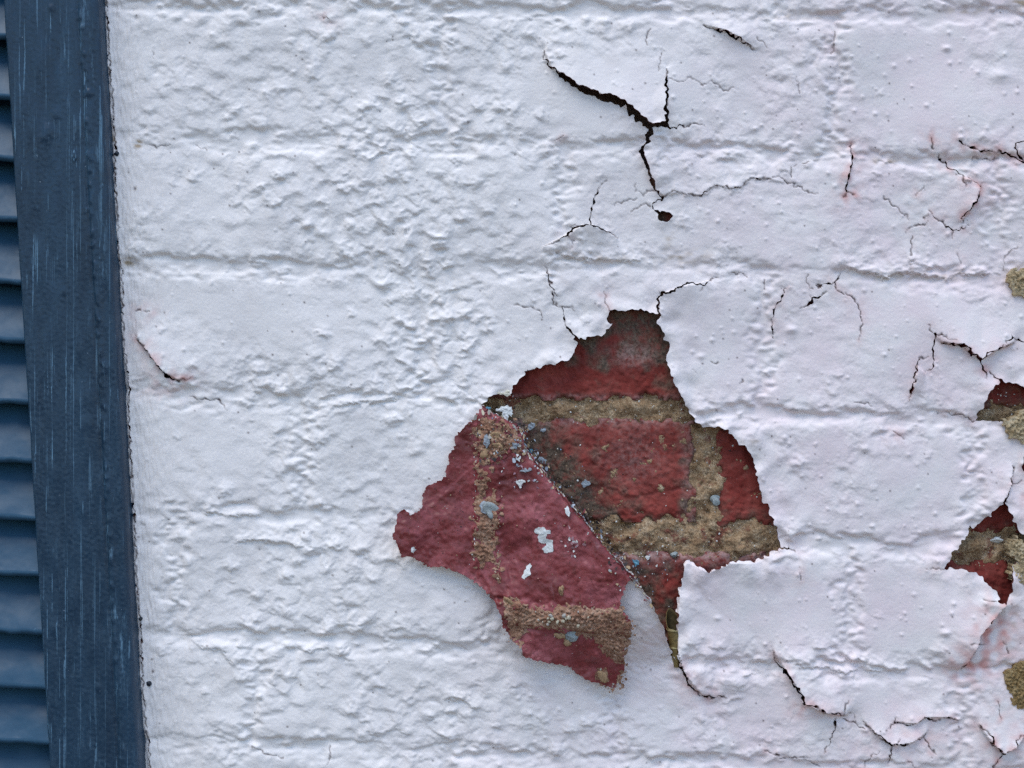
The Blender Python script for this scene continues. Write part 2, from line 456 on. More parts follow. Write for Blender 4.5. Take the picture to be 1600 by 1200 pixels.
HOLE_R2 = [(1567,784),(1572,792),(1580,807),(1586,822),(1592,832),(1620,845),(1620,872),(1589,879),(1580,883),(1579,900),(1579,922),
           (1572,939),(1566,945),(1564,941),(1552,939),(1560,934),(1555,924),(1536,910),(1535,902),(1525,896),(1510,891),(1497,888),
           (1474,889),(1477,880),(1486,874),(1487,862),(1496,859),(1502,845),(1514,832),(1516,822),(1520,827),(1530,819),(1545,806),(1552,797)]
HOLE_S = [(1021,326),(1034,331),(1044,331),(1056,335),(1050,342),(1040,346),(1032,347),(1029,340),(1026,332)]
HOLE_E = [(1600,712),(1612,705),(1616,735),(1600,738),(1597,728)]
HOLES = [HOLE, HOLE_R1, HOLE_R2, HOLE_S, HOLE_E]

FLAP_O = [(755,632),(742,651),(736,660),(731,660),(722,670),(711,682),(710,700),(701,710),(701,725),(696,732),(696,745),(685,752),
          (666,760),(660,772),(660,790),(654,799),(642,804),(632,795),(621,802),(620,817),(614,837),(621,847),(629,870),(640,867),
          (654,876),(672,886),(687,884),(707,890),(730,900),(747,912),(762,925),(775,941),(784,960),(786,977),(793,984),(803,998),
          (815,1007),(817,1020),(835,1028),(868,1037),(892,1043),(898,1052),(922,1067),(946,1076),(964,1081),(967,1070),(979,1049),
          (976,1037),(976,1010),(986,983),(986,977),(980,962),(970,953),(968,938),(974,923),(984,900)]
FLAP_O = stand(FLAP_O, lambda x: np.interp(x, [614, 760, 900, 960, 986], [12, 16, 26, 44, 58])) + CREASE[34::-1]

# cracks: list of (x, y, width)
K = []
def crack(*p, stain_bounce=0.0): K.append((p, stain_bounce))
crack((850,80,1.4),(851,91,1.8),(860,104,3),(882,122,4.5),(900,135,6.5),(925,146,8),(950,156,10),(962,157,11),(975,164,11),(987,176,12),(1000,187,11),(1016,199,8), stain_bounce=.15)
crack((1017,199,8),(1015,212,8),(1005,230,6.5),(1001,236,6.5),(1006,248,5.5),(1011,262,5.5),(1017,280,5),(1024,297,3.5),(1035,306,2.4),(1034,314,2), stain_bounce=.2)
crack((1017,199,5),(1027,196,5),(1040,195,6.5),(1041,185,6),(1039,170,5),(1042,152,5),(1040,135,4),(1039,127,3),(1042,117,2.2),(1042,107,1.2))
crack((1040,195,3),(1046,201,2.4),(1054,202,2.2),(1062,196,2),(1071,199,1.6),(1085,192,1.4),(1100,197,1))
crack((1042,124,1.2),(1065,129,1),(1079,120,1),(1100,134,1.2),(1112,125,1),(1125,135,1),(1132,141,1.4),(1147,136,1.2))
crack((1099,39,1.2),(1112,45,2.2),(1125,49,2.8),(1134,50,3),(1140,55,2.8),(1155,62,2.8),(1170,72,2.2),(1179,77,1))
crack((1181,60,1.2),(1192,66,1.3),(1200,74,1))
crack((1016,45,1.1),(1012,52,1.5),(1010,70,1.2))
crack((1034,80,1),(1030,95,1.2),(1028,112,1))
crack((881,212,1.3),(867,221,1.3), stain_bounce=.3)
crack((947,282,1),(937,292,1.5),(929,310,2.6),(925,325,3),(923,342,3.2),(922,351,3))
crack((849,385,1),(875,376,2.2),(887,366,3.4),(896,357,3.4),(910,352,4.2),(925,352,4.2),(935,357,3.2),(950,362,2.6),(962,370,1.2),(967,374,.8))
crack((887,367,1.5),(894,377,1.3),(896,386,1), stain_bounce=.3)
crack((893,354,1.4),(898,352,1.4),(904,352,1.4))
crack((1021,326,2.6),(1021,319,2.4),(1025,314,2.4),(1034,312,2.4))
crack((960,321,1),(975,314,1.2),(995,310,1)); crack((987,330,1.2),(1005,319,1.4),(1015,322,1.4)); crack((992,287,1),(994,300,1),(1005,302,1.2),(1022,297,1.5))
crack((1037,307,1.6),(1055,299,1.5),(1070,304,1.6),(1097,305,1.7),(1115,291,1.6),(1127,291,1.8),(1140,295,1.7),(1157,294,1.7),(1172,279,1.7),(1200,280,1.5),(1215,275,1.5),(1232,286,1.5),(1247,290,1.3),(1262,300,1.2),(1277,303,.9))
crack((854,415,1.2),(856,432,2),(860,444,2.2),(866,455,2.2),(869,462,1.2))
crack((864,457,1.7),(865,475,1.7),(880,480,2),(881,497,2.4),(886,512,2.8),(894,521,3.2),(902,532,3.4))
crack((880,480,1.5),(892,479,1.2),(899,485,1)); crack((802,475,.9),(815,478,1.3),(832,482,1.3),(845,486,1.2),(847,496,1))
crack((1030,492,2.4),(1027,480,3),(1028,467,3.2),(1035,459,3.8),(1052,455,4.2),(1065,447,3.8),(1074,442,3.2),(1087,444,2.8),(1100,446,2.6),(1106,438,1.6),(1122,434,1.1))
crack((1100,446,1.2),(1094,454,1)); crack((952,485,1.7),(945,470,1.4),(944,457,1), stain_bounce=.5)
crack((1142,426,1.2),(1152,427,1.5),(1162,427,1.1),(1167,434,.8)); crack((1194,436,1.2),(1195,443,1.4),(1194,450,1.1))
crack((1329,226,1.6),(1331,242,2.6),(1331,257,3.6),(1325,272,3.4),(1323,287,2.6),(1322,302,2.2), stain_bounce=1)
crack((1317,309,1.2),(1322,303,1.5),(1329,301,1.5),(1335,306,1), stain_bounce=1)
crack((1467,240,1.4),(1471,249,2),(1482,260,2.6),(1487,265,2.5),(1500,270,2.2),(1505,275,2.5),(1502,282,1.9),(1509,292,1), stain_bounce=.8)
crack((1514,279,1.7),(1525,287,2.2),(1531,292,2.8),(1530,305,3.6),(1522,320,3.8),(1510,330,3.2),(1505,340,2.2),(1504,350,1.2), stain_bounce=.9)
crack((1531,292,1.5),(1538,286,1), stain_bounce=.8)
crack((1417,364,.9),(1420,356,1.1),(1430,352,1.4),(1440,352,1.7),(1450,347,1.4),(1452,344,1), stain_bounce=.3)
crack((1446,342,1.2),(1452,330,1.6),(1459,339,1.7),(1472,345,1.7),(1480,354,2),(1492,360,2.2),(1507,355,2),(1519,350,1.4), stain_bounce=.4)
crack((1492,360,1.6),(1488,372,1.1)); crack((1427,369,1.4),(1425,385,1.8),(1423,400,1.3), stain_bounce=.2)
crack((1382,307,1.2),(1395,320,1.3),(1410,330,1.4),(1421,342,1.1)); crack((1430,307,1.1),(1438,298,1.3),(1446,291,1), stain_bounce=.4)
crack((1455,216,1.2),(1456,235,1.3), stain_bounce=.8)
crack((1497,222,2),(1517,230,2.2),(1532,236,2.2),(1557,237,1.9),(1575,241,2.4),(1590,249,2.6),(1612,260,2.4), stain_bounce=.9)
crack((1521,247,1),(1537,247,1.3),(1550,249,1.3),(1560,247,1))
crack((1612,218,2),(1596,222,2.2),(1586,225,2.2),(1584,232,2.2),(1589,241,2.2),(1600,251,2.2))
crack((1569,421,1.2),(1572,400,1.3),(1582,392,1.4),(1592,386,1.1)); crack((1499,395,1.1),(1504,412,1.1), stain_bounce=.3)
crack((1235,277,1.2),(1237,262,1.5),(1244,257,1.2)); crack((1254,256,1),(1270,251,1.3),(1282,249,1))
crack((1209,527,1.8),(1207,507,2.3),(1210,480,2.6),(1222,467,2.3),(1224,455,1.8),(1230,449,1), stain_bounce=.35)
crack((1249,484,1.4),(1267,474,2.6),(1272,466,3),(1282,464,2.6),(1291,455,1.2)); crack((1272,466,1.5),(1264,460,1))
crack((1277,448,1.6),(1292,443,2.2),(1302,442,2.3),(1311,436,2),(1315,427,1.2), stain_bounce=.2)
crack((1302,442,1.8),(1307,452,1.7),(1320,460,1.4), stain_bounce=.5); crack((1322,457,1.3),(1335,467,1.6),(1342,480,1.7),(1347,497,1.6),(1345,515,1.3),(1342,530,1), stain_bounce=.4)
crack((1261,430,1),(1261,442,1.2),(1269,452,1))
crack((1450,507,1.2),(1452,515,1.5),(1460,521,2),(1459,537,2.8),(1457,555,2.8),(1460,564,2.6),(1455,577,2),(1444,582,1), stain_bounce=.3)
crack((1460,524,1.6),(1471,522,1.5),(1477,526,1.1), stain_bounce=.4); crack((1472,528,1),(1490,531,1), stain_bounce=.4)
crack((1452,558,1),(1436,561,2),(1432,570,2.6),(1430,587,3.2),(1425,605,2.6),(1420,626,1.2), stain_bounce=.3)
crack((1470,535,1.5),(1487,539,2.6),(1502,539,3.2),(1511,544,3.2),(1515,551,3),(1532,562,3.6), stain_bounce=.5)
crack((1532,562,3.2),(1540,552,3.2),(1555,547,2.8),(1565,541,2.2),(1582,537,1.2), stain_bounce=.5)
crack((1532,562,2.8),(1534,572,2.8),(1539,582,2.2),(1542,592,1.1), stain_bounce=.9)
crack((1572,535,1.4),(1575,530,2.2),(1582,528,2.4),(1600,533,2.4),(1620,540,2))
crack((1545,581,1.4),(1559,594,1.8), stain_bounce=.7)
crack((1480,642,1.2),(1487,649,1.4),(1500,646,1.4),(1512,652,1.6),(1520,660,1.6),(1529,656,2), stain_bounce=.4)
crack((1335,629,1),(1362,632,1.2)); crack((1397,674,1.4),(1411,684,1.2), stain_bounce=.5); crack((1235,641,1.2),(1246,639,1.2))
crack((1583,730,1.3),(1579,746,1.8),(1579,754,2.4),(1574,768,2.8),(1566,784,3)); crack((1579,755,1.4),(1588,756,1.3),(1597,752,1.1), stain_bounce=.6)
crack((1566,944,2.8),(1564,950,2.6),(1550,964,3),(1535,980,3),(1526,992,2.8),(1525,1002,2.2),(1529,1007,2.2),(1517,1025,2.6),(1510,1037,2.2),(1504,1044,1), stain_bounce=1)
crack((1474,889,1.5),(1447,890,1), stain_bounce=.4); crack((1532,934,1.2),(1551,939,1.6), stain_bounce=.4)
crack((1525,1002,1.3),(1512,1004,1), stain_bounce=.8); crack((1529,1007,1.4),(1538,1006,1), stain_bounce=.8)
crack((1208,1018,1.2),(1212,1032,2),(1231,1054,2.8),(1241,1072,3.2),(1252,1085,3.2),(1253,1097,2.8),(1275,1102,2.2),(1287,1112,2.2),(1309,1112,2.2),(1317,1118,2), stain_bounce=.6)
crack((1317,1116,1.8),(1319,1104,1.7),(1323,1094,1), stain_bounce=.3); crack((1317,1124,1.6),(1334,1129,1.8),(1350,1138,1.4), stain_bounce=.3); crack((1325,1113,1),(1333,1113,1.3),(1337,1129,1.4))
crack((1350,1130,1.6),(1362,1140,2.2),(1375,1152,2.2),(1394,1165,2.2),(1406,1154,1.4), stain_bounce=.4); crack((1394,1165,2.2),(1392,1179,2.2),(1390,1196,1.4), stain_bounce=.3)
crack((1398,1163,1.6),(1412,1165,2.2),(1425,1160,2.2),(1445,1154,2.2),(1448,1146,1.2), stain_bounce=.6); crack((1445,1154,1.7),(1456,1172,1.5),(1464,1179,1), stain_bounce=.7)
crack((1389,1138,1.3),(1398,1129,1.7),(1401,1118,1.1), stain_bounce=.3); crack((1398,1129,1.6),(1425,1134,2),(1434,1130,2.2),(1444,1121,2.2),(1462,1126,2),(1481,1121,2),(1498,1126,1.2), stain_bounce=.5)
crack((1305,1121,1.5),(1305,1135,2.2),(1300,1147,2),(1297,1163,2.2),(1287,1176,1.2), stain_bounce=.2)
crack((1195,1173,1.2),(1217,1182,1.6), stain_bounce=.5); crack((1220,1187,1.3),(1237,1185,1.7),(1256,1182,1.2)); crack((1256,1188,1),(1270,1193,1.4),(1284,1199,1.3))
crack((1373,1174,1),(1353,1191,1.3),(1351,1200,1.1), stain_bounce=.3); crack((1420,1191,1.2),(1431,1199,1.2), stain_bounce=.4)
crack((1528,1133,1.5),(1547,1147,2),(1548,1160,2.2),(1567,1176,2.6),(1587,1165,2.6),(1584,1154,2),(1597,1147,1.8),(1615,1140,1.5), stain_bounce=.9)
crack((1567,1176,2.2),(1559,1191,2.2),(1548,1205,1.6), stain_bounce=1); crack((1559,1096,1),(1562,1122,1.4), stain_bounce=.6); crack((1569,1004,1.1),(1575,1019,1.5), stain_bounce=.5)
crack((1100,1088,1.8),(1114,1089,2),(1128,1088,1.8),(1136,1091,1))
crack((1058,1035,4),(1069,1052,3.2),(1076,1070,2.6),(1094,1085,2.2),(1114,1088,2), stain_bounce=.9)
crack((1219,857,3),(1232,857,2.2),(1243,860,1.2), stain_bounce=.4)
crack((215,530,1.2),(232,549,2.2),(242,565,2.8),(255,580,3.2),(267,592,2.8),(280,595,1.5),(300,591,1), stain_bounce=1)
crack((212,485,1.2),(220,485,1.2), stain_bounce=.8); crack((225,486,1.2),(234,487,1.2), stain_bounce=.8)
crack((297,620,1),(315,625,1.4),(342,624,1.4),(353,640,1)); crack((504,28,1.3),(508,26,1.8),(513,30,1.3), stain_bounce=.7)
crack((395,1166,1),(414,1177,1.4),(425,1179,1.5),(442,1186,1)); crack((514,1166,1),(517,1182,1.3),(511,1195,1))
crack((237,78,.8),(241,90,.9)); crack((232,225,.9),(246,232,1.1),(252,227,1),(266,228,1.2)); crack((305,226,.9),(324,236,1))
crack((1248,895,1.2),(1251,905,1.3), stain_bounce=.5); crack((1305,48,1),(1303,62,1.6),(1302,75,1.3),(1300,84,.9), stain_bounce=.3)
crack((1244,121,.8),(1249,147,1),(1246,138,.8)); crack((1111,566,1.2),(1123,567,1.4)); crack((1153,599,1.1),(1163,595,1.2)); crack((1081,577,.8),(1089,582,.9))
# gap where the wall paint has parted from the shutter edge
EDGE_GAP = [(168,-60),(168,18),(171,50),(172,87),(174,123),(177,150),(178,187),(182,227),(181,247),(183,300),(185,350),(186,400),(190,420),
            (193,447),(192,483),(194,533),(200,573),(203,613),(202,653),(205,700),(208,760),(209,797),(212,807),(213,850),(217,863),(213,877),
            (217,933),(221,967),(222,1020),(225,1077),(227,1117),(232,1157),(234,1187),(238,1260)]

# mortar joint lines under the paint: y at x = 200, 600, 1000, 1400
JX = [-2500, 200, 600, 1000, 1400, 4500]
J = [[6, 8, 14, 15, 20, 30], [208, 212, 218, 226, 246, 260], [402, 408, 422, 405, 429, 440], [598, 607, 622, 638, 652, 660],
     [786, 795, 808, 842, 852, 862], [972, 985, 1000, 1026, 1046, 1060], [1148, 1157, 1166, 1184, 1203, 1215]]
for _k in range(1, 14): J.append([v + 192 * _k for v in J[6]])
for _k in range(1, 14): J.append([v - 198 * _k for v in J[0]])
J.sort(key=lambda r: r[0])
i0J = [r[1] for r in J].index(8)
VJ = {0: [690, 1305], 1: [880, 1560], 2: [660, 1190], 3: [470, 1106, 1520], 4: [270, 775, 1330], 5: [398, 960, 1500], -1: [430, 1050, 1480], 6: [700, 1260]}

# ------------------------------------------------------------------ the painted brick wall
def thing(name, label, cat, loc=(0, 0, 0)):
    o = bpy.data.objects.new(name, None); scene.collection.objects.link(o)
    o.location = loc; o.empty_display_size = 0.1
    o['label'] = label; o['category'] = cat
    return o

wall = thing('brick_wall', 'white painted brick wall with cracked peeling paint showing red brick', 'wall')

GX = axis(150, 1630, 1.55, -2300, 3600, 1.13, 45)
GY = axis(-30, 1230, 1.55, -2350, 4366, 1.13, 45)
GY[-1] = 600 + CAM_H / S
X, Y = np.meshgrid(GX, GY)

def rough_mask(X, Y):
    r = 0.27 - 0.07 * sstep(900, 1150, X)
    def blob(cx, cy, rx, ry, a):
        nonlocal r
        r = r + a * np.exp(-(((X - cx) / rx) ** 2 + ((Y - cy) / ry) ** 2))
    for b in [(680, 520, 80, 100, .85), (460, 590, 160, 40, .6), (600, 340, 160, 100, .6), (640, 200, 150, 70, .4), (470, 720, 45, 90, .5),
              (560, 860, 130, 60, .45), (480, 1000, 140, 60, .55), (700, 1130, 160, 60, .5), (330, 130, 140, 80, .25), (800, 60, 200, 40, .45),
              (1150, 650, 90, 40, .35), (1240, 850, 40, 30, .5), (1260, 100, 60, 80, .45), (1390, 650, 90, 60, .35), (1100, 1050, 90, 40, .5),
              (1350, 1040, 130, 25, .5), (1200, 1150, 120, 50, .35), (1450, 340, 150, 80, .12), (1100, 230, 120, 50, .35),
              (950, 140, 85, 60, -.42), (400, 490, 170, 45, -.3), (310, 700, 110, 70, -.15), (1120, 530, 90, 90, -.32), (1250, 950, 190, 60, -.36),
              (1410, 105, 90, 80, -.38), (1510, 760, 70, 90, -.36), (1350, 480, 70, 50, -.15), (990, 1090, 90, 50, -.2), (860, 320, 60, 40, -.2),
              (1500, 920, 80, 60, -.3), (860, 520, 90, 50, -.2), (1440, 540, 70, 60, -.25)]:
        blob(*b)
    n = samp(noise(21, 150), X, Y)
    return np.clip(r + 0.10 * n, 0.05, 1.5)

def lumps(X, Y, R):
    """drooping, brushed-over rough masonry"""
    w1 = samp(noise(31, 46, 1.08, 0.94), X, Y)
    w2 = samp(noise(32, 21, 1.06, 0.96), X + 3 * w1, Y - 3.0 * w1)
    Yd = Y - 3.2 * w1 * np.minimum(R, 1) - 1.2 * w2 * np.minimum(R, 1)
    a = samp(noise(31, 46, 1.08, 0.94), X, Yd)
    b = samp(noise(32, 21, 1.06, 0.96), X, Yd)
    c = samp(noise(33, 10, 1.0, 1.0), X, Yd)
    # flattened crowns, narrow hollows
    b2 = np.where(b > 0, np.tanh(b * 1.2), b)
    h = R * (1.6 * a + 0.9 * b2 * (0.55 + 0.45 * np.tanh(1.5 * samp(noise(35, 90), X, Y))))
    h = h + (0.08 + 0.5 * R) * 0.40 * c
    h = h + 0.10 * samp(noise(34, 5), X, Y) * (0.6 + 0.5 * R)
    return h

R = rough_mask(X, Y)
jn = samp(noise(41, 90, 1.6, 0.9), X, Y) * 3.5 + samp(noise(42, 26, 1.3, .8), X, Y) * 2.6
jdepth = 0.66 + 0.28 * samp(noise(43, 260, 1.6, 0.6), X, Y) + 0.2 * samp(noise(45, 70, 1.5, .7), X, Y)
H = samp(noise(44, 330), X, Y) * 2.0
joint_r = np.zeros_like(X)
for k, row in enumerate(J):
    yj = np.interp(GX, JX, row)
    if row[1] < GY[0] - 60 or row[1] > GY[-1] + 60: continue
    dy = Y - yj[None, :] + jn
    amp = np.clip(jdepth, 0.15, 1.3)
    # underside of the course above is steep, top of the course below slopes gently
    H -= 8.0 * amp * np.where(dy < 0, np.exp(-(dy / 9.0) ** 2), np.exp(-(dy / 17.0) ** 2))
    joint_r += np.exp(-(dy / 22.0) ** 2)
    if k + 1 < len(J):
        y2 = np.interp(GX, JX, J[k + 1])
        kk = k - i0J
        for xv in VJ.get(kk, [300 + (kk * 287) % 560 + 560 * q for q in range(3)]):
            inb = sstep(-4, 6, Y - yj[None, :]) * sstep(-4, 6, y2[None, :] - Y)
            dx = X - xv + jn * 1.6
            H -= 5.0 * inb * np.exp(-(dx / 13.0) ** 2)
            joint_r += 0.6 * inb * np.exp(-(dx / 26.0) ** 2)
R = np.clip(R + 0.22 * joint_r, 0, 1.7)
H += lumps(X, Y, R)
# blunt drooping nodules where the masonry is roughest
nn = 0
while nn < 420:
    cx, cy = random.uniform(200, 1600), random.uniform(-20, 1220)
    i_, j_ = np.searchsorted(GX, cx), np.searchsorted(GY, cy)
    if random.random() > R[j_, i_] ** 2 * 1.3: continue
    rx_ = random.uniform(5, 12); ry_ = rx_ * random.uniform(.5, .9); a_ = random.uniform(1.1, 3.4) * rx_ / 9
    s_ = window(GX, GY, [(cx, cy)], 34)
    an = random.gauss(0, .35); ca, sa = math.cos(an), math.sin(an)
    u_ = (X[s_] - cx) * ca + (Y[s_] - cy) * sa; v_ = -(X[s_] - cx) * sa + (Y[s_] - cy) * ca
    u_ = u_ + 1.5 * samp(noise(36, 16), X[s_], Y[s_]); v_ = v_ + 1.5 * samp(noise(37, 16), X[s_], Y[s_])
    q = (u_ / rx_) ** 2 + np.where(v_ > 0, (v_ / (ry_ * .62)) ** 2, (v_ / (ry_ * 1.7)) ** 2)
    H[s_] += a_ * np.exp(-q ** 1.2)
    nn += 1
# little pimples and grit under the paint
for _ in range(1500):
    cx, cy = random.uniform(180, 1620), random.uniform(-20, 1220)
    if cx < 800 and random.random() < 0.55: continue
    r_ = random.choice([1.6, 1.8, 2.0, 2.4, 3.2]); a_ = r_ * random.uniform(.35, .8)
    sl = window(GX, GY, [(cx, cy)], 3 * r_)
    H[sl] += a_ * np.exp(-((X[sl] - cx) ** 2 + (Y[sl] - cy) ** 2) / (r_ * r_))
for cx, cy, r_, a_ in [(1237, 515, 8, 4), (1475, 988, 7, 5), (1480, 75, 6, 4), (1385, 445, 6, 2), (1095, 557, 6, 2.5), (1145, 1070, 16, 4),
                       (1500, 216, 5, 3), (1350, 700, 7, 3), (1120, 965, 5, 2.5), (270, 398, 5, 4), (1560, 120, 14, 4)]:
    sl = window(GX, GY, [(cx, cy)], 3 * r_)
    H[sl] += a_ * np.exp(-(((X[sl] - cx) / r_) ** 2 + ((Y[sl] - cy) / (r_ * .7)) ** 2))
# short lifted lips of paint (horizontal ridges)
for P, a_ in [([(1317,420),(1330,418),(1347,425),(1365,426),(1385,434),(1400,426),(1415,425),(1435,426),(1460,431),(1480,434),(1500,426),(1522,429),(1550,426),(1575,427)], 6),
              ([(1407,420),(1425,408),(1445,414),(1466,424)], 2.5), ([(870,398),(895,402),(920,404),(950,406),(985,407),(1010,402)], 4),
              ([(1232,1032),(1260,1040),(1295,1042),(1320,1050),(1345,1045),(1370,1049),(1395,1048),(1430,1058)], 4),
              ([(1262,1006),(1280,1013),(1298,1008)], 3), ([(1322,1036),(1340,1028),(1352,1034),(1372,1044)], 3),
              ([(560,1140),(590,1146),(620,1139),(650,1150)], 2), ([(690,1090),(715,1088),(735,1100),(752,1112)], 3.5),
              ([(362,846),(385,843),(420,844),(450,848),(480,856)], 4), ([(310,798),(340,802),(365,806),(395,803),(415,806)], 3.5),
              ([(515,636),(545,630),(570,626),(600,626),(630,622)], 4), ([(1037,307),(1055,299),(1070,304),(1097,305),(1115,291),(1157,294),(1172,279),(1200,280),(1232,286)], 2.4),
              ([(295,998),(320,1012),(345,1013),(370,1045)], 2.5), ([(440,1010),(475,1016),(520,1012)], 3), ([(600,980),(615,984),(640,975)], 3),
              ([(1360,250),(1385,250),(1408,256)], 3), ([(1100,1005),(1118,1012),(1140,1006)], 3), ([(1150,1050),(1172,1054),(1192,1046)], 3)]:
    sl = window(GX, GY, P, 40)
    d, nx_, ny_, sd_ = line_d(X[sl], Y[sl] + 1.5 * samp(noise(51, 14), X[sl], Y[sl]), P)
    end = np.minimum(np.hypot(X[sl] - P[0][0], Y[sl] - P[0][1]), np.hypot(X[sl] - P[-1][0], Y[sl] - P[-1][1]))
    tp = sstep(0, 16, end)
    up = Y[sl] < ny_
    H[sl] += a_ * tp * np.where(up, np.exp(-(d / 11) ** 1.5), np.exp(-(d / 1.6) ** 2))
# vertical brush marks beside the shutter, and the caulked lip there
ex = np.interp(GY, [p[1] for p in EDGE_GAP], [p[0] for p in EDGE_GAP])[:, None]
near = np.exp(-np.clip(X - ex, 0, None) / 45.0)
H = H * (1 - 0.55 * near) + near * 0.8 * samp(noise(61, 9, 0.5, 4.0), X, Y) + near * 1.5
H += 4.0 * np.exp(-((X - ex) / 5.0) ** 2)
H = np.where(X < ex - 8, np.minimum(H, 1.0) * 0.3 - 4.0, H)

# soft floor so that the paint never dips into the bricks
H = np.where(H < -3.5, -3.5 + 4.5 * np.tanh((H + 3.5) / 4.5), H)

# ---- lifts of loosened paint
def lift(P, amp, fall, side, taper=30):
    sl = window(GX, GY, P, fall * 3)
    _, _, _, sd_ = line_d(X[sl], Y[sl], P)
    Ls = np.concatenate([[0], np.cumsum([math.dist(a, b) for a, b in zip(P[:-1], P[1:])])])
    v = np.zeros(X[sl].shape)
    for i, (a, b) in enumerate(zip(P[:-1], P[1:])):
        d, t = seg_d(X[sl], Y[sl], a, b)
        q = Ls[i] + t * (Ls[i + 1] - Ls[i])
        v = np.maximum(v, sstep(0, taper, np.minimum(q, Ls[-1] - q)) * np.exp(-(d / fall) ** 1.25))
    for (p0, p1) in ((P[0], P[1]), (P[-1], P[-2])):      # die away towards the line's own prolongation
        ux, uy = p0[0] - p1[0], p0[1] - p1[1]; ul = math.hypot(ux, uy)
        rx, ry = X[sl] - p0[0], Y[sl] - p0[1]; rl = np.hypot(rx, ry) + 1e-6
        v = v * sstep(0.05, 1.3, np.arccos(np.clip((rx * ux + ry * uy) / (rl * ul), -1, 1)))
    H[sl] += 1.8 * amp * (sd_ == side) * v
C1 = [(850,80),(860,104),(882,122),(900,135),(925,146),(962,157),(987,176),(1016,199)]
lift(C1 + [(1040,195),(1042,107)], 8.5, 55, -1, 70)
lift([(1017,199),(1005,230),(1001,236),(1011,262),(1024,297),(1035,306)], 6, 40, -1)
lift([(1042,107),(1040,135),(1042,152),(1040,195)], 4, 30, -1)
lift([(849,385),(887,366),(910,352),(925,352),(950,362),(965,372)], 7, 32, 1)
lift([(1030,492),(1028,467),(1035,459),(1065,447),(1087,444),(1106,438)], 6, 34, 1)
lift([(1329,226),(1331,257),(1323,287),(1322,302)], 4, 20, 1)
lift([(1470,535),(1502,539),(1515,551),(1532,562),(1555,547),(1582,537)], 7, 40, -1)
lift([(1514,279),(1531,292),(1522,320),(1505,345)], 6, 24, 1)
lift([(1444,582),(1432,570),(1430,587),(1420,626)], 4, 24, -1)
lift([(1566,944),(1550,964),(1526,992),(1525,1002),(1510,1037)], 11, 45, 1)
lift([(1208,1018),(1231,1054),(1252,1085),(1253,1097),(1287,1112),(1317,1118)], 8, 40, -1)
lift([(1350,1130),(1375,1152),(1394,1165),(1425,1160),(1448,1146)], 5, 30, -1)
lift([(1528,1133),(1548,1160),(1567,1176),(1587,1165),(1600,1147)], 7, 30, -1)
lift([(1398,1129),(1434,1130),(1444,1121),(1481,1121),(1498,1126)], 4, 24, -1)
lift([(215,530),(232,549),(255,580),(280,595)], 6, 34, -1)
lift([(1099,39),(1134,50),(1155,62),(1179,77)], 5, 26, -1)
lift([(1566,784),(1574,768),(1579,754),(1583,730)], 5, 26, -1)
# rims of the holes
rim_n = 0.75 + 0.35 * samp(noise(71, 60), X, Y)
Hsd = np.full(X.shape, 1e9)          # distance outside the holes (positive = paint)
XW = X + 1.1 * samp(noise(72, 16), X, Y) + 0.22 * samp(noise(73, 7), X, Y)
YW = Y + 1.1 * samp(noise(74, 16), X, Y) + 0.22 * samp(noise(75, 7), X, Y)
for P, amp, fall in ((HOLE, 6.5, 34), (HOLE_R1, 5, 26), (HOLE_R2, 7, 30), (HOLE_S, 2, 12), (HOLE_E, 3, 12)):
    sl = window(GX, GY, P, 110)
    sd = -poly_sd(XW[sl], YW[sl], P)
    Hsd[sl] = np.minimum(Hsd[sl], sd)
    H[sl] += amp * rim_n[sl] * np.exp(-(np.clip(sd, 0, None) / fall) ** 1.2)
# the loose tongue right of the slit curls outwards
lift([(1219,857),(1180,877),(1140,877),(1105,892),(1072,876),(1067,882),(1059,925),(1057,975),(1057,1016),(1069,1052),(1095,1085)], 6, 60, -1, 25)

# ---- the folded flap: the coat rises to the crease, then doubles back over itself
RZ = 8.0
def soft_x(nx_, x, y):
    # position along the fold, taken from the straight chord so that it has no kinks
    t = ((x - 790) * 0.66 + (y - 660) * 0.75)
    return np.clip(790 + t * 0.66, 752, 1132) * 0.75 + nx_ * 0.25
def coat_rise(d, nx_):
    zc = crease_z(nx_); r = np.minimum(RZ, zc * 0.5) + 1e-3
    fall = np.interp(nx_, [752, 850, 960, 1040, 1132], [60, 110, 125, 85, 40])
    inr = zc - np.sqrt(np.clip(r * r - np.clip(r - d, 0, None) ** 2, 0, None))
    return np.where(d < r, inr, (zc - r) * np.exp(-((d - r) / fall) ** 1.5))
sl = window(GX, GY, CREASE_TAIL, 420)
cd, cnx, cny, cs = line_d(X[sl], Y[sl], CREASE_S)
cnx = soft_x(cnx, X[sl], Y[sl])
rise = np.where(cs > 0, coat_rise(cd, cnx), crease_z(cnx) * sstep(12, 4, cd))
H[sl] = H[sl] * (1 - 0.7 * np.clip(rise / 40, 0, 1)) + rise
# stretch wrinkles on the curled white tongue beside the flap
wr = np.exp(-(((X - 1000) / 60) ** 2 + ((Y - 1000) / 90) ** 2))
H += wr * 0.35 * samp(noise(77, 26, 1.3, 0.5), X + Y * 0.5, Y - X * 0.5)

